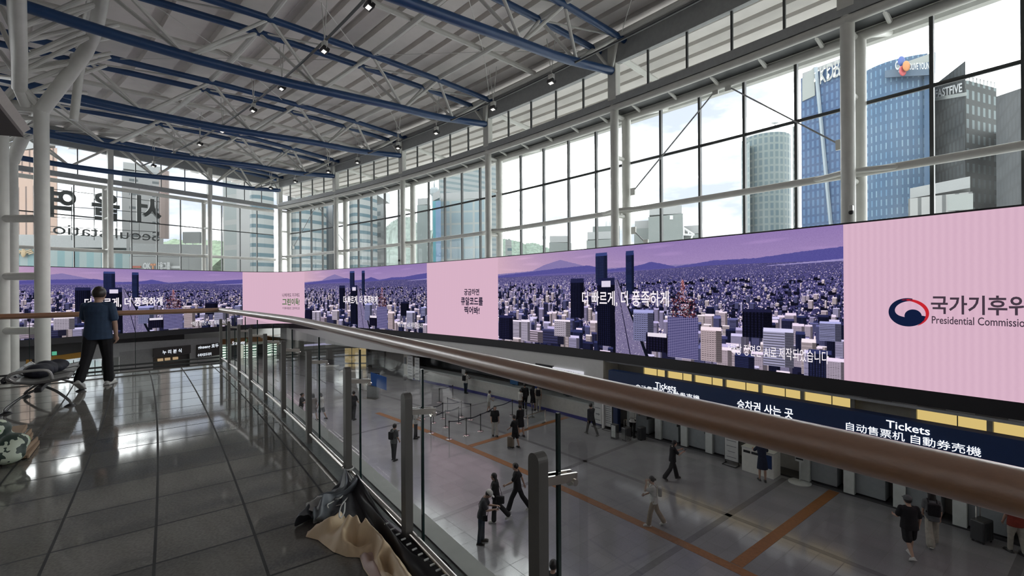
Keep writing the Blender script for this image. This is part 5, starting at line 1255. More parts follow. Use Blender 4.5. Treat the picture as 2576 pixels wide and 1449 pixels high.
# ================================================================ walkway balustrade
RP, RG, RH = 136.15, 136.255, 136.50
m_wood = None
def wood():
    m, n, l, b = nodes('brown_handrail_wood'); tc = n.new('ShaderNodeTexCoord'); mp = n.new('ShaderNodeMapping'); mp.inputs['Scale'].default_value = (30, 30, 60)
    nz = n.new('ShaderNodeTexNoise'); nz.inputs['Scale'].default_value = 2.0; nz.inputs['Detail'].default_value = 6
    r = n.new('ShaderNodeValToRGB'); r.color_ramp.elements[0].color = (0.24, 0.10, 0.040, 1); r.color_ramp.elements[1].color = (0.32, 0.145, 0.062, 1)
    l.new(tc.outputs['Object'], mp.inputs['Vector']); l.new(mp.outputs['Vector'], nz.inputs['Vector']); l.new(nz.outputs['Fac'], r.inputs['Fac']); l.new(r.outputs['Color'], b.inputs['Base Color'])
    b.inputs['Roughness'].default_value = 0.5; b.inputs['Specular IOR Level'].default_value = 0.6; b.inputs['Coat Weight'].default_value = 1.0; b.inputs['Coat Roughness'].default_value = 0.30; b.inputs['Coat IOR'].default_value = 2.2
    bp = n.new('ShaderNodeBump'); bp.inputs['Strength'].default_value = 0.35; bp.inputs['Distance'].default_value = 0.002
    l.new(nz.outputs['Fac'], bp.inputs['Height']); l.new(bp.outputs['Normal'], b.inputs['Normal']); l.new(bp.outputs['Normal'], b.inputs['Coat Normal']); return m
m_wood = wood()
PC = 40.47
bal = thing('balustrade', P(RP, 37.5, 0), 'long curved glass balustrade with grey posts and brown wooden handrail', 'balustrade')
MB().sweep([P(RH - 0.35 * max(0, (i / 70 * (PC - 33) + 33 - 38.5) / (PC - 38.5)), 33 + (PC - 33) * i / 70, 1.15) for i in range(71)], 0.053, 20).build('handrail', m_wood, bal, True, angle=60)
def post_ph(px): return pol(onR(px, 900, RP))[1]
PP = [33.6] + [post_ph(x) for x in (1352, 1022, 873, 776, 712.5, 667, 630, 601, 576, 556)]
for i, ph in enumerate(PP):
    e1, e2 = er(ph), et(ph); o = P(RP, ph, 0)
    mb = MB().box(o + Z * 0.463, e1, e2, Z, 0.024, 0.033, 0.463); n_ = 10; vs = []
    for sd in (-1, 1):
        for k in range(n_ + 1): a = pi * k / n_; vs.append(o + Z * 0.926 + e1 * 0.024 * sd + e2 * 0.033 * cos(a) + Z * 0.033 * sin(a))
    fs = [tuple(range(n_ + 1)), tuple(reversed(range(n_ + 1, 2 * n_ + 2)))] + [(k, k + 1, n_ + 2 + k, n_ + 1 + k) for k in range(n_)]
    mb.add(vs, fs); pst = mb.build('post', M_post, bal)
    br = MB(); zc = 0.845
    d = (e1 * 0.97 - Z * 0.12).normalized()
    for sd in (-1, 1): br.box(o + Z * zc + d * 0.10 + e2 * 0.018 * sd, d, e2, e2.cross(d), 0.09, 0.005, 0.018)
    br.lathe(o + Z * (zc - .02) + d * 0.175 - e2 * 0.03, [(0.014, 0), (0.014, 0.06)], 12, axis=e2).lathe(o + Z * (zc - .02) + d * 0.175, [(0.02, -.012), (0.02, 0.012), (0.008, 0.03)], 12, axis=d)
    br.build('bracket', M_steel, pst, True)
    if i + 1 < len(PP) or True:
        q = PP[i + 1] if i + 1 < len(PP) else PC - .03
        g0, g1 = P(RG, ph + 0.0018, 0), P(RG, q - 0.0018, 0); e_ = (g1 - g0).normalized(); nn = Vector((e_.y, -e_.x, 0))
        MB().add([g0 + Z * .012, g1 + Z * .012, g1 + Z * 1.095, g0 + Z * 1.095], [(0, 1, 2, 3)]).build('glass_pane', M_railglass, bal)
        for gg in (g0, g1): MB().box(gg + Z * .553, e_, nn, Z, 0.0035, 0.007, 0.541).build('pane_edge', M_edge, bal)
        MB().tube(P(RP + 0.008, ph + .02, 0.105), P(RP + 0.008, q - .02, 0.105), 0.022, 12).build('foot_rail', M_steel, bal, True)
be = thing('balustrade', P(132, PC, 0), 'glass balustrade closing the far end of the walkway behind the walking man', 'balustrade')
MB().sweep([P(RH - 0.33, PC, 1.15), P(134, PC, 1.15), P(127, PC, 1.15)], 0.05, 16).build('handrail', m_wood, be, True)
r_ = RP
while r_ > 127.5:
    a, b = P(r_ - .02, PC, 0), P(r_ - 1.45, PC, 0); e_ = (b - a).normalized(); nn = Vector((e_.y, -e_.x, 0))
    MB().add([a + Z * .012, b + Z * .012, b + Z * 1.1, a + Z * 1.1], [(0, 1, 2, 3)]).build('glass_pane', M_railglass, be)
    MB().box(b + Z * .55, e_, nn, Z, .004, .007, .54).build('pane_edge', M_edge, be)
    r_ -= 1.47
for z in (0.03, 0.11): MB().tube(P(RP, PC, z), P(127, PC, z), 0.018, 8).build('foot_rail', M_dark, be, True)

# ================================================================ bench with bag
bn = thing('waiting_bench', P(133.7, 39.4, 0), 'grey metal waiting bench on splayed legs with a dark bag on it', 'bench')
m_seat = mat('bench_grey', (0.30, 0.30, 0.29), 0.35, 0.3); m_leg = mat('bench_legs', (0.16, 0.16, 0.16), 0.3, 0.6)
def bl(x, y, z): return P(133.7, 39.25) + er(39.25) * x + et(39.25) * y + Z * z       # x outward, y away
MB().box(bl(0, 0.55, 0.30), er(39.25), et(39.25), Z, 0.035, 1.05, 0.03).build('beam', M_black, bn, bevel=0.008)
def seat(y0):
    pts = [(-0.30, 0.47), (-0.22, 0.40), (-0.05, 0.365), (0.16, 0.385), (0.26, 0.405), (0.29, 0.395)]; mb = MB()
    for (x0, z0), (x1, z1) in zip(pts, pts[1:]):
        vs = [bl(x, y0 + s_ * .26, z + dz) for dz in (0, .022) for (x, z) in ((x0, z0), (x1, z1)) for s_ in (-1, 1)]
        mb.add(vs, [(0, 2, 3, 1), (4, 5, 7, 6), (0, 1, 5, 4), (2, 6, 7, 3), (0, 4, 6, 2), (1, 3, 7, 5)])
    mb.build('seat', m_seat, bn)
    mb = MB().sweep([bl(x, y0 - .27, z + .01) for x, z in pts], 0.018, 8); mb.sweep([bl(x, y0 + .27, z + .01) for x, z in pts], 0.018, 8).build('seat_frame', m_leg, bn, True)
for y0 in (-0.12, 0.46, 1.04): seat(y0)
MB().sweep(spline([bl(-.28, -.35, .42), bl(-.26, -.38, .52), bl(-.1, -.39, .55), bl(.08, -.38, .53), bl(.12, -.35, .40)], 4), 0.02, 8).build('armrest', m_seat, bn, True)
for (x, y), c in [((-.32, -.25), 0), ((.28, -.25), 0), ((-.30, .95), 1), ((.30, .95), 1)]:
    yb = 0.02 if c == 0 else .8
    MB().sweep(spline([bl(0, yb, .27), bl(x * .5, (yb + y) / 2, .20), bl(x, y, .07), bl(x, y, .02)], 4), 0.017, 8).build('leg', m_leg, bn, True)
    MB().lathe(bl(x, y, 0), [(.06, 0), (.055, .012), (.02, .03)], 16).build('foot', M_black, bn, True)
rb = random.Random(5); bag = MB()
for i in range(11): bag.ball(bl(-.08 + .04 * rb.uniform(-1, 1) + .012 * i, .0 + .075 * i * .8, .46 + .04 * rb.random()), .15, .12, .075 + .03 * rb.random(), 10, 8)
m_bag = mat('navy_bag_cloth', (0.010, 0.012, 0.022), 0.7, var=.3, scale=12)

# ================================================================ cardboard and bag at the left edge
cb = onz(30, 1150, 0); cs = thing('cardboard_stack', cb, 'stack of flattened brown cardboard boxes on the floor at the left edge', 'cardboard'); mcb = mat('brown_cardboard', (0.20, 0.125, 0.075), 0.8, var=.12, scale=8); med = mat('cardboard_edge', (0.34, 0.24, 0.16), 0.8)
ex = Vector((0.80, 0.60, 0)); ey = Vector((-.60, .80, 0)); c0 = onz(48, 1152, 0) - ex * .34 + ey * .16
for i in range(5):
    tl = (0.02, -.03, .05, .0, .06)[i]; e2_ = (ex + ey * tl).normalized(); e3 = Vector((-e2_.y, e2_.x, 0)); up = (Z + e2_ * .10 * (i > 2)).normalized()
    MB().box(c0 + Z * (.025 + .045 * i) - ex * .03 * (i % 2), e2_, e3, up, .40 - .02 * i, .27, .010).build('sheet', mcb, cs)
    MB().box(c0 + Z * (.040 + .045 * i) - ex * .03 * (i % 2) - ey * .01, e2_, e3, up, .41 - .02 * i, .265, .004).build('sheet_edge', med, cs)
    MB().box(c0 + Z * (.025 + .045 * i) + e2_ * (.41 - .02 * i), e2_, e3, Z, .006, .26, .018).build('fold', med, cs)
gb = onz(-12, 1172, 0); m, n, l, b = nodes('green_white_print'); tc = n.new('ShaderNodeTexCoord'); nz = n.new('ShaderNodeTexNoise'); nz.inputs['Scale'].default_value = 9; rr_ = n.new('ShaderNodeValToRGB'); rr_.color_ramp.interpolation = 'CONSTANT'
rr_.color_ramp.elements[0].color = (.03, .05, .04, 1); rr_.color_ramp.elements[1].position = .47; rr_.color_ramp.elements[1].color = (.55, .62, .50, 1); e_ = rr_.color_ramp.elements.new(.60); e_.color = (.18, .42, .10, 1)
l.new(tc.outputs['Object'], nz.inputs['Vector']); l.new(nz.outputs['Fac'], rr_.inputs['Fac']); l.new(rr_.outputs['Color'], b.inputs['Base Color'])
mb = MB()
for i in range(9): mb.ball(gb + Vector((rb.uniform(-.10, .10), rb.uniform(-.08, .08), .10 + .03 * i)), .15 - .008 * i, .12, .09, 12, 8)
PRINT = m; GB = mb

# ================================================================ fused soft bodies
def fuse(mb, voxel, smooth=4, fac=0.5):
    me = bpy.data.meshes.new('soft'); me.from_pydata(mb.v, [], mb.f); me.update()
    bm = bmesh.new(); bm.from_mesh(me); bmesh.ops.recalc_face_normals(bm, faces=bm.faces); bm.to_mesh(me); bm.free()
    o = bpy.data.objects.new('soft', me); COL.objects.link(o)
    r = o.modifiers.new('r', 'REMESH'); r.mode = 'VOXEL'; r.voxel_size = voxel
    if smooth: s_ = o.modifiers.new('s', 'SMOOTH'); s_.iterations = smooth; s_.factor = fac
    bpy.context.view_layer.update()
    m2 = bpy.data.meshes.new_from_object(o.evaluated_get(bpy.context.evaluated_depsgraph_get()))
    out = MB(); out.add([v.co.copy() for v in m2.vertices], [tuple(p.vertices) for p in m2.polygons])
    bpy.data.objects.remove(o); bpy.data.meshes.remove(me); bpy.data.meshes.remove(m2)
    return out
o = fuse(bag, .02, 6).build('carry_bag', m_bag, smooth=True); tag(o, 'dark navy soft bag lying on the waiting bench', 'bag')
MB().sweep(spline([bl(-.25, .0, .50), bl(-.36, -.12, .44), bl(-.34, -.22, .40), bl(-.24, -.16, .46)], 5), .016, 6).build('strap', m_bag, o, True)
tag(fuse(GB, .02, 5).build('plastic_bag', PRINT, smooth=True), 'green and white printed bag at the left edge beside the cardboard', 'bag')

# ================================================================ banner heap tied to a post
q3 = P(RP, PP[3], 0)                                   # the third visible post
hp = thing('banner_heap', q3 - er(37) * .2, 'crumpled cream, grey and black banner heaped against the balustrade', 'banner')
m_cream = mat('cream_banner', (0.66, 0.51, 0.33), 0.5, var=.10, scale=5); m_pinkb = mat('dusty_pink_banner', (0.50, 0.36, 0.32), 0.5, var=.12, scale=5); m_greyb = mat('grey_banner', (0.10, 0.11, 0.125), 0.45, var=.25, scale=6); m_whiteb = mat('white_banner', (0.52, 0.53, 0.52), 0.5); m_blackb = mat('black_banner', (0.014, 0.014, 0.016), 0.5, var=.3)
def heap(name, pts, m, seed, folds=3.0, amp=.04, ny=30, nx=34, twist=0.8):
    """ridge of cloth along floor points (px, py, half width, height)"""
    rg = random.Random(seed); cs_ = [onz(a, b, 0) for a, b, _, _ in pts]; sp_ = spline(cs_, 8); N = len(sp_); mb = MB(); vs = []
    ph_ = [rg.uniform(0, 6.28) for _ in range(6)]
    for i, p in enumerate(sp_):
        f_ = i / (N - 1); k = f_ * (len(pts) - 1); a = min(int(k), len(pts) - 2); w_ = pts[a][2] + (pts[a + 1][2] - pts[a][2]) * (k - a); h_ = pts[a][3] + (pts[a + 1][3] - pts[a][3]) * (k - a)
        t_ = (sp_[min(i + 1, N - 1)] - sp_[max(i - 1, 0)]).normalized(); s_ = Vector((-t_.y, t_.x, 0))
        for j in range(ny + 1):
            v = j / ny * 2 - 1; env = max(0.0, 1 - v * v)
            z = h_ * env ** .8 + amp * env * (sin(folds * v * 3 + twist * 5 * f_ + ph_[0]) + .6 * sin(folds * 1.9 * v * 3 - 7 * f_ * twist + ph_[1]) + .9 * abs(sin(7 * f_ + 5 * v + ph_[2])) - .9 * abs(sin(5 * f_ - 6 * v + ph_[5])))
            off = amp * 1.3 * sin(8 * f_ + 3 * v + ph_[3])
            vs.append(p + s_ * (v * w_ + off) + t_ * amp * sin(6 * v + ph_[4]) + Z * max(.004, z))
    fs = [(i * (ny + 1) + j, i * (ny + 1) + j + 1, (i + 1) * (ny + 1) + j + 1, (i + 1) * (ny + 1) + j) for i in range(N - 1) for j in range(ny)]
    o = mb.add(vs, fs).build(name, m, hp, True, angle=75); md = o.modifiers.new('sub', 'SUBSURF'); md.levels = 1; md.render_levels = 1; return o
def drape(name, outline, ridges, m, lift=0.0, res=.009):
    """cloth lying as a field of creases: ridges are floor polylines (px, py) with width and height"""
    poly = [onz(*p, 0) for p in outline]; rl = [([onz(*p, 0) for p in pts], w_, h_) for pts, w_, h_ in ridges]
    x0, x1 = min(p.x for p in poly), max(p.x for p in poly); y0, y1 = min(p.y for p in poly), max(p.y for p in poly)
    nx, ny = int((x1 - x0) / res) + 1, int((y1 - y0) / res) + 1
    X, Y = np.meshgrid(x0 + res * np.arange(nx), y0 + res * np.arange(ny), indexing='ij')
    def inside(pg):
        r = np.zeros(X.shape, bool)
        for a, b in zip(pg, pg[1:] + pg[:1]):
            c = (a.y > Y) != (b.y > Y); r ^= c & (X < (b.x - a.x) * (Y - a.y) / ((b.y - a.y) or 1e-9) + a.x)
        return r
    def dist(pts, closed=False):
        d = np.full(X.shape, 9.0); q = pts + pts[:1] if closed else pts
        for a, b in zip(q, q[1:]):
            L2 = (b.x - a.x) ** 2 + (b.y - a.y) ** 2 + 1e-9; u = np.clip(((X - a.x) * (b.x - a.x) + (Y - a.y) * (b.y - a.y)) / L2, 0, 1)
            d = np.minimum(d, np.hypot(X - a.x - u * (b.x - a.x), Y - a.y - u * (b.y - a.y)))
        return d
    jx, jy = X + .012 * np.sin(23 * Y + 3) + .008 * np.sin(41 * X), Y
    zf = np.full(X.shape, .028)
    for pts, w_, h_ in rl:
        d = dist(spline(pts, 4)); zf = np.maximum(zf, .35 * zf + .58 * h_ * np.clip(1 - d / (w_ * 1.15), 0, 1) ** 1.1) if h_ > 0 else zf + h_ * np.exp(-(d / w_) ** 2)
    zf += .010 * np.abs(np.sin(19 * X + 11 * Y + 2 * np.sin(9 * Y))) + .007 * np.abs(np.sin(31 * Y - 14 * X))
    for _ in range(4): zf[1:-1, 1:-1] = (zf[1:-1, 1:-1] * 2 + zf[:-2, 1:-1] + zf[2:, 1:-1] + zf[1:-1, :-2] + zf[1:-1, 2:]) / 6
    ed = dist(poly, True); zf *= np.clip(ed / .07, 0, 1) ** .7; ins = inside(poly)
    idx = np.arange(nx * ny).reshape(nx, ny)
    fs = [(int(idx[i, j]), int(idx[i + 1, j]), int(idx[i + 1, j + 1]), int(idx[i, j + 1])) for i in range(nx - 1) for j in range(ny - 1) if ins[i:i + 2, j:j + 2].any()]
    used = sorted({k for f in fs for k in f}); rem = {k: n_ for n_, k in enumerate(used)}; xf, yf, zz_, in_ = X.ravel(), Y.ravel(), zf.ravel(), ins.ravel(); vs = []
    for k in used:
        x, y, z = xf[k], yf[k], zz_[k]
        if not in_[k]:                                  # hem: pull stray corners onto the outline
            best = None
            for a, b in zip(poly, poly[1:] + poly[:1]):
                L2 = (b.x - a.x) ** 2 + (b.y - a.y) ** 2 + 1e-9; u = min(1, max(0, ((x - a.x) * (b.x - a.x) + (y - a.y) * (b.y - a.y)) / L2)); c = (a.x + u * (b.x - a.x), a.y + u * (b.y - a.y)); d = (c[0] - x) ** 2 + (c[1] - y) ** 2
                if best is None or d < best[0]: best = (d, c)
            x, y, z = best[1][0], best[1][1], 0.0
        vs.append((x, y, max(.004, z) + lift))
    MB().add(vs, [tuple(rem[k] for k in f) for f in fs]).build(name, m, hp, True, angle=80)
RIDGES = [([(776, 1346), (806, 1352), (838, 1372), (856, 1384)], .05, .10), ([(796, 1335), (812, 1352)], .035, .12), ([(866, 1312), (850, 1330), (832, 1342)], .10, .22), ([(866, 1312), (884, 1328), (893, 1340)], .05, .20), ([(848, 1358), (862, 1352), (880, 1356)], .035, .13),
       ([(872, 1398), (864, 1384), (872, 1364), (892, 1348), (918, 1342), (942, 1348)], .085, .23), ([(894, 1348), (900, 1360), (906, 1370)], .03, .27), ([(920, 1342), (924, 1354), (922, 1364)], .03, .25), ([(906, 1372), (925, 1366), (944, 1372), (956, 1392), (966, 1416)], .04, .24), ([(942, 1348), (970, 1376), (996, 1408), (1016, 1446), (1050, 1500)], .075, .19),
       ([(870, 1400), (900, 1392), (926, 1392)], .035, .10), ([(952, 1392), (950, 1420), (956, 1450), (980, 1500)], .05, .16), ([(915, 1410), (926, 1434), (944, 1462)], .05, .13), ([(976, 1402), (988, 1430), (1004, 1466), (1030, 1520)], .035, .20), ([(1000, 1420), (1020, 1470), (1050, 1530)], .03, .16),
       ([(880, 1378), (900, 1380)], .05, -.08), ([(935, 1400), (938, 1425)], .03, -.06), ([(968, 1430), (980, 1462)], .03, -.05)]
drape('cream_cloth', [(769, 1352), (774, 1338), (800, 1330), (826, 1334), (862, 1308), (880, 1322), (897, 1342), (930, 1336), (962, 1362), (992, 1398), (1024, 1440), (1060, 1490), (1100, 1560), (1000, 1560), (950, 1490), (930, 1455), (914, 1432), (905, 1404), (872, 1403), (838, 1390), (812, 1370), (800, 1360)], RIDGES, m_cream)
drape('pink_cloth', [(905, 1404), (936, 1393), (950, 1404), (958, 1440), (985, 1500), (1000, 1560), (950, 1490), (930, 1455), (914, 1432)], RIDGES, m_pinkb, .012)
heap('grey_cloth', [(779, 1330, .07, .09), (820, 1300, .13, .12), (858, 1280, .12, .16), (880, 1262, .06, .22)], m_greyb, 9, 3.0, .03)
heap('white_cloth', [(775, 1312, .05, .10), (800, 1300, .075, .14), (826, 1296, .05, .12)], m_whiteb, 2, 1.2, .012)
heap('black_cloth', [(892, 1262, .05, .18), (930, 1310, .08, .13), (985, 1365, .09, .10), (1040, 1420, .10, .09), (1100, 1475, .12, .09), (1160, 1540, .12, .09)], m_blackb, 4, 1.6, .016)
# white dashes printed along the black banner, and hanging folds up to the tie
sp_ = spline([onz(*p, .0) for p in [(930, 1318), (985, 1374), (1040, 1428), (1100, 1484), (1150, 1540)]], 8); mb = MB()
for i in range(6, len(sp_) - 1, 2): mb.box(sp_[i].lerp(sp_[i + 1], .4) + Z * .112, (sp_[i + 1] - sp_[i]).normalized(), Vector((0, 0, 1)).cross((sp_[i + 1] - sp_[i]).normalized()), Z, .005, .014, .003)
mb.build('dash_pattern', m_whiteb, hp)
tie = q3 + Z * .12 - er(37) * .02
for k, (px, py, w_, m_) in enumerate([(842, 1290, .05, m_greyb), (862, 1296, .05, m_greyb), (884, 1300, .045, m_blackb), (905, 1300, .04, m_whiteb), (925, 1310, .05, m_blackb), (880, 1315, .05, m_greyb), (945, 1325, .03, m_greyb)]):
    a = onz(px, py, .05); s_ = Vector((.77, .64, 0)); mid = tie.lerp(a, .45) + Z * .07; mb = MB(); N = 10; vs = []
    for i in range(N + 1):
        f_ = i / N; p = tie * (1 - f_) ** 2 + mid * 2 * f_ * (1 - f_) + a * f_ * f_
        for j in range(7): v = j / 6 * 2 - 1; vs.append(p + s_ * v * w_ * (.12 + f_ * .95) + Vector((-.5, .6, .3)) * .03 * f_ * cos(v * 4 + k))
    mb.add(vs, [(i * 7 + j, i * 7 + j + 1, i * 7 + 8 + j, i * 7 + 7 + j) for i in range(N) for j in range(6)]).build('hanging_fold', m_, hp, True)
rp = thing('white_rope', q3, 'white rope looped round the post and trailing over the banner heap', 'rope'); m_rope = mat('white_rope_fibre', (0.55, 0.55, 0.53), 0.7)
e1, e2 = er(37), et(37)
MB().sweep([q3 + Z * (.135 + .004 * sin(k)) + e1 * .045 * cos(k) + e2 * .048 * sin(k) for k in [i * .45 for i in range(29)]], .006, 6).build('knot', m_rope, rp, True)
def rope(pts): MB().sweep(spline([onz(a, b, z) for a, b, z in pts], 6), .0045, 6).build('loop', m_rope, rp, True)
rope([(873, 1196, .13), (868, 1235, .10), (850, 1255, .12), (815, 1247, .02), (796, 1262, .02), (800, 1277, .02), (830, 1276, .05), (862, 1268, .1)])
rope([(873, 1196, .13), (862, 1245, .08), (838, 1262, .1), (824, 1270, .12), (826, 1278, .1)])
rope([(873, 1196, .13), (866, 1225, .06), (855, 1228, .02), (872, 1232, .02), (896, 1230, .02), (906, 1240, .02), (892, 1248, .02), (880, 1246, .03)])
rope([(882, 1193, .12), (900, 1196, .10), (908, 1212, .06), (912, 1240, .02), (905, 1248, .02), (890, 1250, .03)])
rope([(876, 1250, .1), (860, 1270, .14), (853, 1295, .16), (858, 1302, .15), (866, 1288, .16), (868, 1265, .15)])
rope([(892, 1262, .03), (918, 1252, .02), (920, 1262, .02), (902, 1268, .02)])
# ================================================================ people
m_skin = mat('skin', (0.40, 0.255, 0.19), 0.55, var=.05); m_hair = mat('black_hair', (0.012, 0.010, 0.010), 0.5, var=.3, scale=30)
m_eye = mat('dark_eye', (0.01, 0.008, 0.008), 0.2); m_lip = mat('lip', (0.28, 0.11, 0.10), 0.5)
def cloth(name, col): return mat('cloth_' + name, col, 0.8, var=.12, scale=14, spec=0.25)
CB = cloth('black', (0.014, 0.014, 0.016)); CDG = cloth('dark_grey', (0.045, 0.047, 0.052)); CG = cloth('grey', (0.10, 0.105, 0.11)); CW = cloth('white', (0.50, 0.50, 0.48)); CN = cloth('navy', (0.018, 0.024, 0.045)); CJ = cloth('jeans', (0.028, 0.042, 0.060)); CK = cloth('khaki', (0.27, 0.215, 0.155)); CBG = cloth('beige', (0.33, 0.31, 0.27)); CR = cloth('red', (0.20, 0.035, 0.025)); CLB = cloth('slate_blue', (0.030, 0.052, 0.095)); CBR = cloth('brown', (0.12, 0.075, 0.05))
SHW = mat('white_shoe', (0.50, 0.50, 0.48), 0.5); SHB = mat('black_shoe', (0.015, 0.015, 0.015), 0.4)
def person(label, base, heading, H=1.70, z=-6.2, top=CB, bottom=CB, shoes=SHB, hair='short', hairm=None, hat=None, legs=(14, 6, -14, 16), arms=((8, 6, 15), (-8, 6, 15)), lean=3, nod=5, yaw=0, sleeve='short', low='trousers', flare=0.0, build=1.0, voxel=.013, heel=(0, 0)):
    """legs: thigh and knee angle left, right; arms: (forward, outward, elbow) left, right; angles in degrees"""
    k = H / 1.72; o = Vector((base.x, base.y, z)); h = radians(heading)
    f, s_ = Vector((cos(h), sin(h), 0)), Vector((sin(h), -cos(h), 0))
    def V(l_, fw, up): return s_ * l_ + f * fw + Z * up
    # legs first: hip height follows from the longer reach
    hips, knees, ankles = [], [], []
    for i, sg in enumerate((-1, 1)):
        th, kn = radians(legs[2 * i]), radians(legs[2 * i + 1])
        kd = V(sg * .01, sin(th) * .42, -cos(th) * .42); sh = th - kn
        ad = kd + V(0, sin(sh) * .41, -cos(sh) * .41); hips.append(V(sg * .088, 0, 0)); knees.append(hips[i] + kd); ankles.append(hips[i] + ad)
    hz = max(-a.z - (.02 if heel[i] else 0) for i, a in enumerate(ankles)) + .085 + (.05 if all(heel) else 0)
    pel = o + Z * hz * k; W = lambda q: pel + q * k
    tl = tan(radians(lean)); T = lambda l_, fw, up: V(l_, fw + max(0, up) * tl, up)
    ax = (f * tl + Z).normalized(); ay = s_
    def loft(mb, rows, n=18):                       # rows: (height above hip, half width, half depth, forward shift)
        vs = []
        for (up, rx, ry, fs_) in rows:
            c = T(0, fs_, up)
            for j in range(n): a = 2 * pi * j / n; vs.append(W(c + s_ * rx * build * cos(a) + f * ry * build * sin(a)))
        fs = [(i * n + j, i * n + (j + 1) % n, (i + 1) * n + (j + 1) % n, (i + 1) * n + j) for i in range(len(rows) - 1) for j in range(n)]
        fs += [tuple(range(n)), tuple((len(rows) - 1) * n + j for j in range(n))]; return mb.add(vs, fs)
    def limb(mb, pts, rad, n=10):
        for p, r_ in zip(pts, rad): mb.ball(W(p), r_ * k, n=n, m=7)
        return mb.sweep([W(p) for p in pts], [r_ * k for r_ in rad], n)
    sh = [T(sg * .163 * build, 0, .462) for sg in (-1, 1)]
    el, wr, hd, fdir = [], [], [], []
    for i, sg in enumerate((-1, 1)):
        fw, ou, eb = [radians(q) for q in arms[i]]
        d1 = (V(sg * sin(ou), sin(fw) * cos(ou), -cos(fw) * cos(ou))).normalized(); e_ = sh[i] + d1 * .285
        d2 = (V(sg * sin(ou) * .3 - sg * .25 * min(1, eb / 1.2), sin(fw + eb) * cos(ou), -cos(fw + eb) * cos(ou))).normalized(); w_ = e_ + d2 * .245
        el.append(e_); wr.append(w_); fdir.append(d2); hd.append(w_ + d2 * .05)
    nk = T(0, .005, .53); hn = radians(nod); hy = radians(yaw); hf = (f * cos(hy) + s_ * sin(hy)); hu = (Z * cos(hn) + hf * sin(hn)).normalized(); hr = hf.cross(Z).normalized(); hfwd = (hf * cos(hn) - Z * sin(hn)).normalized()
    hc = T(0, .02, .555) + hu * .115 + hfwd * .015
    rot = Matrix((hr, hfwd, hu)).transposed()
    HB = lambda x, y, zz: hc + (hr * x + hfwd * y + hu * zz) * 1.1
    t = thing('person', o, label, 'person')
    # body
    b = MB(); loft(b, [(-.06, .14, .10, 0), (.0, .158, .112, 0), (.12, .142, .098, 0), (.26, .148, .105, .01), (.38, .165, .115, .01), (.47, .165, .09, 0), (.515, .085, .065, 0), (.53, .055, .055, 0)])
    for i in (0, 1):
        limb(b, [hips[i] + V(0, 0, .0), (hips[i] + knees[i]) / 2, knees[i], knees[i].lerp(ankles[i], .35), ankles[i]], [.085 * build, .072 * build, .052, .054, .036])
        limb(b, [T((-1, 1)[i] * .10, 0, .47), sh[i], sh[i].lerp(el[i], .5), el[i], el[i].lerp(wr[i], .35), wr[i]], [.06, .052 * build, .046 * build, .038, .038, .026])
        ang = radians(legs[2 * i] - legs[2 * i + 1]) if heel[i] else 0.0
        fd = f * cos(ang) + Z * sin(ang) if heel[i] else f
        limb(b, [ankles[i] - fd * .03 - Z * .04, ankles[i] + fd * .10 - Z * .05], [.036, .03])
    limb(b, [T(0, 0, .50), nk, hc - hu * .05], [.062, .056, .056])
    b.ball(W(hc), .083 * k, .102 * k, .120 * k, 18, 14, rot); b.ball(W(HB(0, .035, -.06)), .058 * k, .060 * k, .056 * k, 14, 10, rot)
    b.ball(W(HB(0, .098, -.018)), .012 * k, .02 * k, .02 * k, 8, 6, rot)
    for sg in (-1, 1): b.ball(W(HB(sg * .077, -.005, -.015)), .012 * k, .02 * k, .03 * k, 8, 6, rot)
    for i, sg in enumerate((-1, 1)):                # palms
        side = (s_ * sg - fdir[i] * (s_ * sg).dot(fdir[i])).normalized(); pn = fdir[i].cross(side)
        b.ball(W(wr[i] + fdir[i] * .045), .042 * k, .020 * k, .052 * k, 10, 8, Matrix((pn.cross(fdir[i]), pn, fdir[i])).transposed())
    bd = fuse(b, voxel, 5)
    eyes = [W(HB(sg * .032, .088, .012)) for sg in (-1, 1)]; mouth = W(HB(0, .088, -.062))
    for ii, fc in enumerate(bd.f):
        c = sum((bd.v[q] for q in fc), Vector()) / len(fc)
        if min((c - q).length for q in eyes) < .015 * k: bd.mi[ii] = 1
        elif (c - mouth).length < .018 * k: bd.mi[ii] = 2
    for i, sg in enumerate((-1, 1)):                # fingers rooted in the palm, curled
        d = fdir[i]; side = (f - d * f.dot(d)); side = side.normalized() if side.length > .2 else (Z - d * Z.dot(d)).normalized(); inn = d.cross(side) * (1 if d.cross(side).dot(-s_ * sg) > 0 else -1)
        for q, (off, L) in enumerate([(.030, .066), (.011, .075), (-.009, .070), (-.028, .054)]):
            p0 = wr[i] + d * .078 + side * off; p1 = p0 + (d * .93 + inn * .35).normalized() * L * .5; p2 = p1 + (d * .6 + inn * .8).normalized() * L * .5
            bd.sweep([W(p0 - d * .02), W(p0), W(p1), W(p2)], [.0095 * k, .0095 * k, .0085 * k, .0065 * k], 7)
        p0 = wr[i] + d * .025 + side * .032; p1 = p0 + (d * .7 + side * .6 + inn * .3).normalized() * .036; bd.sweep([W(p0 - side * .012), W(p1), W(p1 + (d * .9 + inn * .4).normalized() * .03)], [.012 * k, .010 * k, .008 * k], 7)
    bd.build('body', [m_skin, m_eye, m_lip], t, True, angle=80)
    # clothing
    c = MB(); g_ = .014
    hem = -.10 if low != 'tucked' else .06
    if low == 'dress': rows = [(-.40, .215, .17, 0), (-.2, .20, .155, 0), (.0, .180, .138, 0), (.12, .156, .115, 0)]
    else: rows = [(hem, .178 + g_, .132 + g_, 0), (0.02, .170 + g_, .125 + g_, 0), (.14, .155 + g_, .112 + g_, 0)]
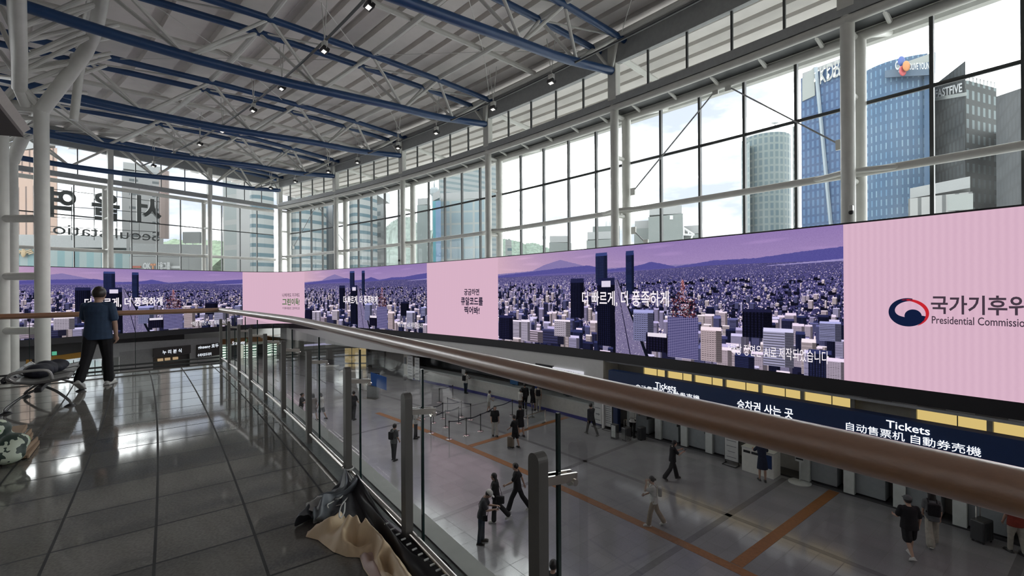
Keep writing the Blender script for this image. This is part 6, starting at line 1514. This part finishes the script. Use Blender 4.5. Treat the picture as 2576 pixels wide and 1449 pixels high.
    loft(c, rows + [(.26, .158 + g_, .116 + g_, .01), (.38, .172 + g_, .124 + g_, .01), (.47, .170 + g_, .098 + g_, 0), (.512, .09 + g_, .07 + g_, 0), (.53, .068, .066, 0)])
    for i in (0, 1):
        e_ = sh[i].lerp(el[i], .72 if sleeve == 'short' else 1.0)
        pts, rad = [T((-1, 1)[i] * .09, 0, .468), sh[i], e_], [.078, .068 * build, .067 * build]
        if sleeve == 'long': pts.append(wr[i]); rad = [.075, .070, .058, .045]
        limb(c, pts, rad)
    fuse(c, voxel, 3).build('dress' if low == 'dress' else 'shirt', top, t, True, angle=80)
    if low != 'dress':
        c = MB(); loft(c, [(-.09, .172, .135, 0), (.0, .176, .132, 0), (.10, .160, .118, 0)])
        for i in (0, 1):
            if low == 'shorts': limb(c, [hips[i], knees[i].lerp(hips[i], .12)], [.100 * build, .098 * build])
            else: limb(c, [hips[i], hips[i].lerp(knees[i], .5), knees[i], ankles[i] + Z * .02], [.100 * build, .090 * build, .070 + flare * .5, .062 + flare])
        fuse(c, voxel, 3).build('shorts' if low == 'shorts' else 'trousers', bottom, t, True, angle=80)
    for i, sg in enumerate((-1, 1)):
        c = MB(); ang = radians(legs[2 * i] - legs[2 * i + 1]) * .9 if heel[i] else 0.0
        fd = f * cos(ang) + Z * sin(ang) if heel[i] else (f + s_ * sg * .12).normalized(); up = s_.cross(fd)
        A = W(ankles[i]) - Z * 0.0
        r3 = Matrix((s_, fd, up)).transposed()
        c.ball(A - up * .042 * k + fd * .075 * k, .052 * k, .118 * k, .046 * k, 12, 8, r3); c.ball(A - up * .035 * k - fd * .02 * k, .040 * k, .055 * k, .05 * k, 12, 8, r3)
        c.box(A - up * .072 * k + fd * .05 * k, s_, fd, up, .048 * k, .135 * k, .013 * k)
        fuse(c, .010, 2).build('shoe', shoes, t, True, angle=60)
    hm = hairm or m_hair
    if hair:
        c = MB(); c.ball(W(HB(0, -.012, .022)), .096 * k, .108 * k, .116 * k, 16, 12, rot)
        keep = MB(); fs = []
        for fc in c.f:
            q = sum((c.v[j] for j in fc), Vector()) / len(fc); q = (q - W(hc)) / k; y, zz = q.dot(hfwd), q.dot(hu)
            if zz > .055 or (y < .02 and zz > -.055) or y < -.05: fs.append(fc)
        keep.add(c.v, fs)
        if hair in ('long', 'bob'):
            L = .40 if hair == 'long' else .17; rows = []
            for i in range(9):
                u = i / 8; p = HB(0, -.055 - .02 * u, .05) - Z * L * u + f * (-.02 * u); wv = (.085 + .03 * sin(pi * u)) * (1 - .25 * u)
                rows += [W(p + hr * wv * cos(a) - hfwd * (.05 * sin(a)) * (1.0 - .3 * u)) for a in [pi * j / 8 - .25 + .5 * (j / 8) for j in range(9)]] + [W(p + hr * wv * .8 * cos(a) + hfwd * .01) for a in [pi * (8 - j) / 8 for j in range(9)]]
            n_ = 18; keep.add(rows, [(i * n_ + j, i * n_ + (j + 1) % n_, (i + 1) * n_ + (j + 1) % n_, (i + 1) * n_ + j) for i in range(8) for j in range(n_)] + [tuple(range(n_)), tuple(8 * n_ + j for j in range(n_))])
        if hair == 'bun': keep.ball(W(HB(0, -.11, .01)), .042 * k)
        keep.build('hair', hm, t, True, angle=80)
    if hat:
        c = MB(); c.ball(W(HB(0, -.006, .05)), .104 * k, .118 * k, .094 * k, 16, 12, rot)
        kp = MB(); kp.add(c.v, [fc for fc in c.f if (sum((c.v[j] for j in fc), Vector()) / len(fc) - W(hc)).dot(hu) > .03 * k])
        if hat[0] == 'cap': kp.ball(W(HB(0, .125, .045)), .068 * k, .065 * k, .010 * k, 12, 6, rot)
        else: kp.lathe(W(HB(0, 0, .035)), [(.09 * k, .01), (.155 * k, -.01), (.155 * k, -.018), (.09 * k, .0)], 20, axis=hu)
        kp.build('hat', hat[1], t, True, angle=70)
    t['_hands'] = [list(W(q + d * .06)) for q, d in zip(wr, fdir)]
    INFO[label] = dict(W=W, T=T, f=f, s=s_, wr=wr, fdir=fdir, k=k, hips=hips, o=o)
    return label
INFO = {}
def backpack(pl, label, m, w=.15, h=.22, d=.10):
    I = INFO[pl]; W, T, f, s_ = I['W'], I['T'], I['f'], I['s']
    c = MB(); c.box(W(T(0, -.135 - d, .30)), s_, f, Z, w, d * .8, h); bp = fuse(c, .03, 5, .6)
    o = bp.build('backpack', m, smooth=True, angle=80); tag(o, label, 'backpack')
    for sg in (-1, 1): MB().sweep(spline([W(T(sg * .10, -.12, .44)), W(T(sg * .11, -.02, .545)), W(T(sg * .115, .135, .42)), W(T(sg * .13, .11, .25)), W(T(sg * .15, -.09, .16))], 4), .016, 6).build('strap', m, o, True)
def shoulder_bag(pl, label, m, sg=1, fw=.05, size=(.06, .12, .10), drop_=.0):
    I = INFO[pl]; W, T, f, s_ = I['W'], I['T'], I['f'], I['s']
    c = W(T(sg * .24, fw, -.02 - drop_)); b = MB(); b.box(c, s_, f, Z, *size); o = fuse(b, .02, 4).build('shoulder_bag', m, smooth=True); tag(o, label, 'bag')
    MB().sweep(spline([c + Z * .08 + f * .08, W(T(sg * .05, .16, .30)), W(T(-sg * .10, .03, .545)), W(T(0, -.15, .30)), c + Z * .08 - f * .08], 5), .009, 5).build('strap', m, o, True)
def phone(pl, label, i=1):
    I = INFO[pl]; W, f, d = I['W'], I['f'], I['fdir'][i]; c = W(I['wr'][i] + d * .10 + Z * .02)
    tag(MB().box(c, I['s'], (f + Z * .6).normalized(), (Z - f * .6).normalized(), .035, .07, .005).build('phone', M_black, bevel=.003), label, 'phone')
def suitcase(px, py, label, m, w=.22, d=.14, h=.56, head=90, handle=True, tilt=0.0):
    q = onz(px, py, -6.2); a = radians(head); ex, ey = Vector((cos(a), sin(a), 0)), Vector((-sin(a), cos(a), 0))
    t = thing('suitcase', q, label, 'suitcase')
    MB().box(q + Z * (.06 + h / 2), ex, ey, Z, w, d, h / 2).build('shell', m, t, bevel=.04)
    mb = MB()
    for j in range(-2, 3): mb.box(q + Z * (.06 + h / 2) + ex * j * w * .36, ex, ey, Z, .012, d + .006, h * .42)
    mb.build('ribs', m, t)
    for sx in (-1, 1):
        for sy in (-1, 1): MB().lathe(q + ex * sx * w * .75 + ey * sy * d * .7 + Z * .03 - ex * .012, [(.03, 0), (.03, .024)], 12, axis=ex).build('wheel', M_black, t)
    if handle: MB().sweep([q + Z * (.06 + h) + ex * w * .4 + ey * d * .5, q + Z * (.42 + h) + ex * w * .4 + ey * d * .5, q + Z * (.42 + h) - ex * w * .4 + ey * d * .5, q + Z * (.06 + h) - ex * w * .4 + ey * d * .5], .011, 6).build('handle', M_steel, t)
def g2(x, y):                                # floor point seen at a pixel, kept clear of the counter
    q = onz(x, y, -6.2); r, ph = pol(q)
    return q if r < 154.72 else P(154.72, ph, -6.2)
# the man on the walkway
person('man in slate blue short sleeved shirt and black trousers walking away on the walkway', onz(247, 972, 0), 112, 1.68, 0.0, CLB, CB, SHW, 'short', mat('thinning_dark_hair', (0.022, 0.015, 0.012), 0.45, var=.3, scale=30), legs=(-20, 16, 12, 6), arms=((30, 14, 55), (-4, 12, 16)), lean=2, nod=6, build=1.06, voxel=.009, heel=(1, 0), flare=.012)
a = person('man in white cap and dark grey shirt looking down at his phone', g2(1212, 1366), -5, 1.68, top=CDG, bottom=CJ, hair='short', hat=('cap', CW), legs=(2, 2, -4, 2), arms=((22, 4, 72), (20, 6, 76)), lean=12, nod=42)
phone(a, 'phone held by the man in the white cap'); shoulder_bag(a, 'small black cross body bag of the man in the white cap', CB, 1, .14, (.03, .08, .09))
a = person('woman with long black hair all in black walking beside the man in white cap', g2(1248, 1312), 170, 1.63, top=CB, bottom=CB, hair='long', legs=(6, 4, -18, 26), arms=((12, 6, 30), (-4, 8, 20)), flare=.03, heel=(0, 1), shoes=SHW, sleeve='long')
shoulder_bag(a, 'black bag hanging behind the long haired woman in black', CB, -1, -.20, (.06, .14, .12))
a = person('man in black shirt and trousers striding left in the middle of the lower hall', g2(1302, 1285), 172, 1.74, top=CB, bottom=CB, hair='short', legs=(26, 10, -22, 14), arms=((28, 8, 32), (-32, 10, 12)), flare=.03, heel=(0, 1), shoes=SHW)
a = person('woman with a hair bun in white top and khaki trousers, hand raised to her head', g2(1645, 1322), 165, 1.64, top=CW, bottom=CK, hair='bun', legs=(16, 8, -16, 14), arms=((70, 10, 120), (6, 6, 60)), flare=.025, shoes=SHW, heel=(0, 1))
backpack(a, 'small white backpack on the woman with a hair bun', cloth('pale_bag', (0.36, 0.36, 0.34)), .12, .15, .08)
a = person('woman with long hair in black holding a phone in front of the ticket machines', g2(1692, 1206), 5, 1.63, top=CB, bottom=CB, hair='long', legs=(20, 8, -20, 16), arms=((38, 6, 78), (36, 6, 80)), flare=.035, nod=15, heel=(0, 1), shoes=SHB)
phone(a, 'phone held by the woman in front of the ticket machines')
person('woman in short navy dress leaning on the white kiosk', g2(1918, 1210), 75, 1.63, top=CN, low='dress', hair='short', legs=(3, 2, -3, 2), arms=((40, 20, 50), (40, 20, 50)), lean=14)
a = person('man in grey cap, black shirt and black shorts walking away at right', g2(2288, 1400), 78, 1.74, top=CB, bottom=CB, hair='short', hat=('cap', CG), low='shorts', legs=(-14, 20, 12, 6), arms=((14, 12, 60), (-6, 14, 20)), build=1.18, shoes=SHW, heel=(1, 0))
a = person('woman in wide beige trousers walking right beside the man in a grey cap', g2(2345, 1372), 60, 1.66, top=CG, bottom=CBG, hair='long', legs=(-16, 12, 18, 8), arms=((10, 6, 30), (-8, 8, 20)), flare=.05, shoes=SHW, heel=(1, 0))
backpack(a, 'black backpack on the woman in wide beige trousers', CB, .15, .19, .09)
a = person('man in grey shirt seen from behind, standing left of the tall near post', g2(991, 1158), 62, 1.66, top=CG, bottom=CDG, hair='short', legs=(4, 2, -4, 2), arms=((25, 6, 90), (4, 6, 30)))
backpack(a, 'dark backpack on the man in grey shirt', CB, .12, .18, .08)
a = person('person in sun hat, white shirt and dark trousers behind the glass clamp', g2(1046, 1103), 10, 1.66, top=CW, bottom=CDG, hair='short', hat=('brim', cloth('hat_grey', (0.16, 0.15, 0.14))), legs=(3, 2, -3, 2), arms=((10, 6, 60), (10, 6, 50)))
backpack(a, 'dark backpack of the person in a sun hat', CDG, .12, .18, .08)
person('woman in black shirt and white trousers facing the balustrade by the queue posts', g2(1245, 1097), -80, 1.62, top=CB, bottom=CW, hair='bob', legs=(5, 3, -5, 3), arms=((4, 10, 14), (20, 14, 20)), flare=.03, nod=-10)
person('boy in black shirt and shorts leading a beige suitcase', g2(1296, 1126), 140, 1.60, top=CB, bottom=CB, hair='short', low='shorts', legs=(8, 4, -8, 8), arms=((20, 10, 30), (-4, 8, 12)), shoes=SHB)
person('young person in long black shirt just behind the boy with the suitcase', g2(1310, 1097), 120, 1.66, top=CB, low='dress', hair='short', legs=(6, 4, -8, 8), arms=((6, 6, 20), (4, 6, 20)), sleeve='long')
suitcase(1285, 1126, 'beige cabin suitcase standing before the boy in black', mat('beige_shell', (0.20, 0.16, 0.12), .45), .16, .11, .50, 160, False)
a = person('man in dark jacket striding toward the white notice stands', g2(1488, 1094), 115, 1.72, top=CDG, bottom=CB, hair='short', legs=(24, 8, -24, 10), arms=((-10, 10, 15), (25, 10, 25)), sleeve='long', heel=(0, 1))
person('child in white shirt and pale shorts standing among the belts', g2(1230, 1036), 15, 1.36, top=CW, bottom=CBG, hair='short', low='shorts', legs=(8, 4, -8, 6), arms=((20, 6, 60), (10, 6, 40)))
a = person('customer in pale shirt and dark trousers standing at the ticket counter', g2(1192, 985), 60, 1.66, top=CW, bottom=CJ, hair='short', legs=(3, 2, -3, 2), arms=((30, 8, 60), (30, 8, 60)))
backpack(a, 'dark backpack on the customer at the ticket counter', CB, .13, .2, .1)
person('man in dark jacket at the counter, left of the figure in a long black robe', g2(1320, 1031), 80, 1.70, top=CB, bottom=CB, hair='short', legs=(5, 2, -5, 2), arms=((20, 8, 50), (10, 8, 30)), sleeve='long', build=1.1, shoes=SHW)
person('figure in a long black robe at the ticket counter', g2(1345, 1031), 75, 1.64, top=CB, low='dress', bottom=CB, hair='long', legs=(2, 1, -2, 1), sleeve='long')
a = person('tall visitor in khaki trousers at the right of the counter group', g2(1372, 1030), 85, 1.72, top=CBG, bottom=CBG, hair='short', legs=(4, 2, -6, 3), shoes=SHW)
backpack(a, 'black backpack on the visitor in khaki trousers', CB, .14, .2, .1)
person('child in pale shirt and hat left of the man in dark jacket', g2(1309, 1032), 60, 1.35, top=CW, bottom=CBR, hair='short', hat=('brim', CDG), low='trousers', legs=(3, 2, -3, 2))
person('woman with tied hair in dark top behind the balustrade posts, leftmost of three', g2(758, 1056), 10, 1.62, top=CDG, bottom=CB, hair='bun', legs=(4, 2, -4, 2), arms=((30, 8, 60), (25, 8, 60)))
person('woman with long hair in pale dress, middle of three behind the balustrade posts', g2(789, 1058), 150, 1.62, top=cloth('dusty', (0.20, 0.18, 0.17)), low='dress', hair='long', legs=(8, 3, -10, 8))
person('woman in white top walking, rightmost of three behind the balustrade posts', g2(809, 1056), 170, 1.62, top=CW, bottom=CG, hair='bob', legs=(12, 5, -14, 12), low='shorts')
person('man in dark shirt seen from behind beside the third balustrade post', g2(889, 1056), 80, 1.72, top=CB, bottom=CDG, hair='short', legs=(3, 2, -5, 3), arms=((10, 8, 30), (14, 10, 40)))
a = person('traveller in white shirt bending at a ticket machine between two suitcases', g2(1600, 1096), 60, 1.66, top=CW, bottom=CB, hair='short', legs=(8, 6, -6, 6), arms=((50, 12, 30), (35, 12, 30)), lean=28)
backpack(a, 'pale rounded backpack on the bending traveller', cloth('pale_grey_bag', (0.33, 0.33, 0.31)), .14, .18, .11)
suitcase(1576, 1108, 'dark suitcase left of the bending traveller', mat('dark_shell', (0.035, 0.037, 0.04), .4), .22, .15, .62, 30)
suitcase(1614, 1106, 'dark suitcase right of the bending traveller', mat('dark_shell', (0.035, 0.037, 0.04)), .20, .14, .60, 30, False)
person('person in red shirt and pale trousers at the lower right edge', g2(2556, 1392), 80, 1.70, top=CR, bottom=CBG, hair='short', legs=(6, 3, -8, 5), build=1.1)
suitcase(2470, 1362, 'black suitcase with steel handle left of the person in red', mat('dark_shell', (0.035, 0.037, 0.04)), .26, .17, .62, 20)
q = onz(1389, 1436, -4.72); person('dark haired person whose head shows at the bottom beside the near post', q, 60, 1.70, top=CDG, bottom=CB, hair='short', legs=(4, 2, -6, 4))
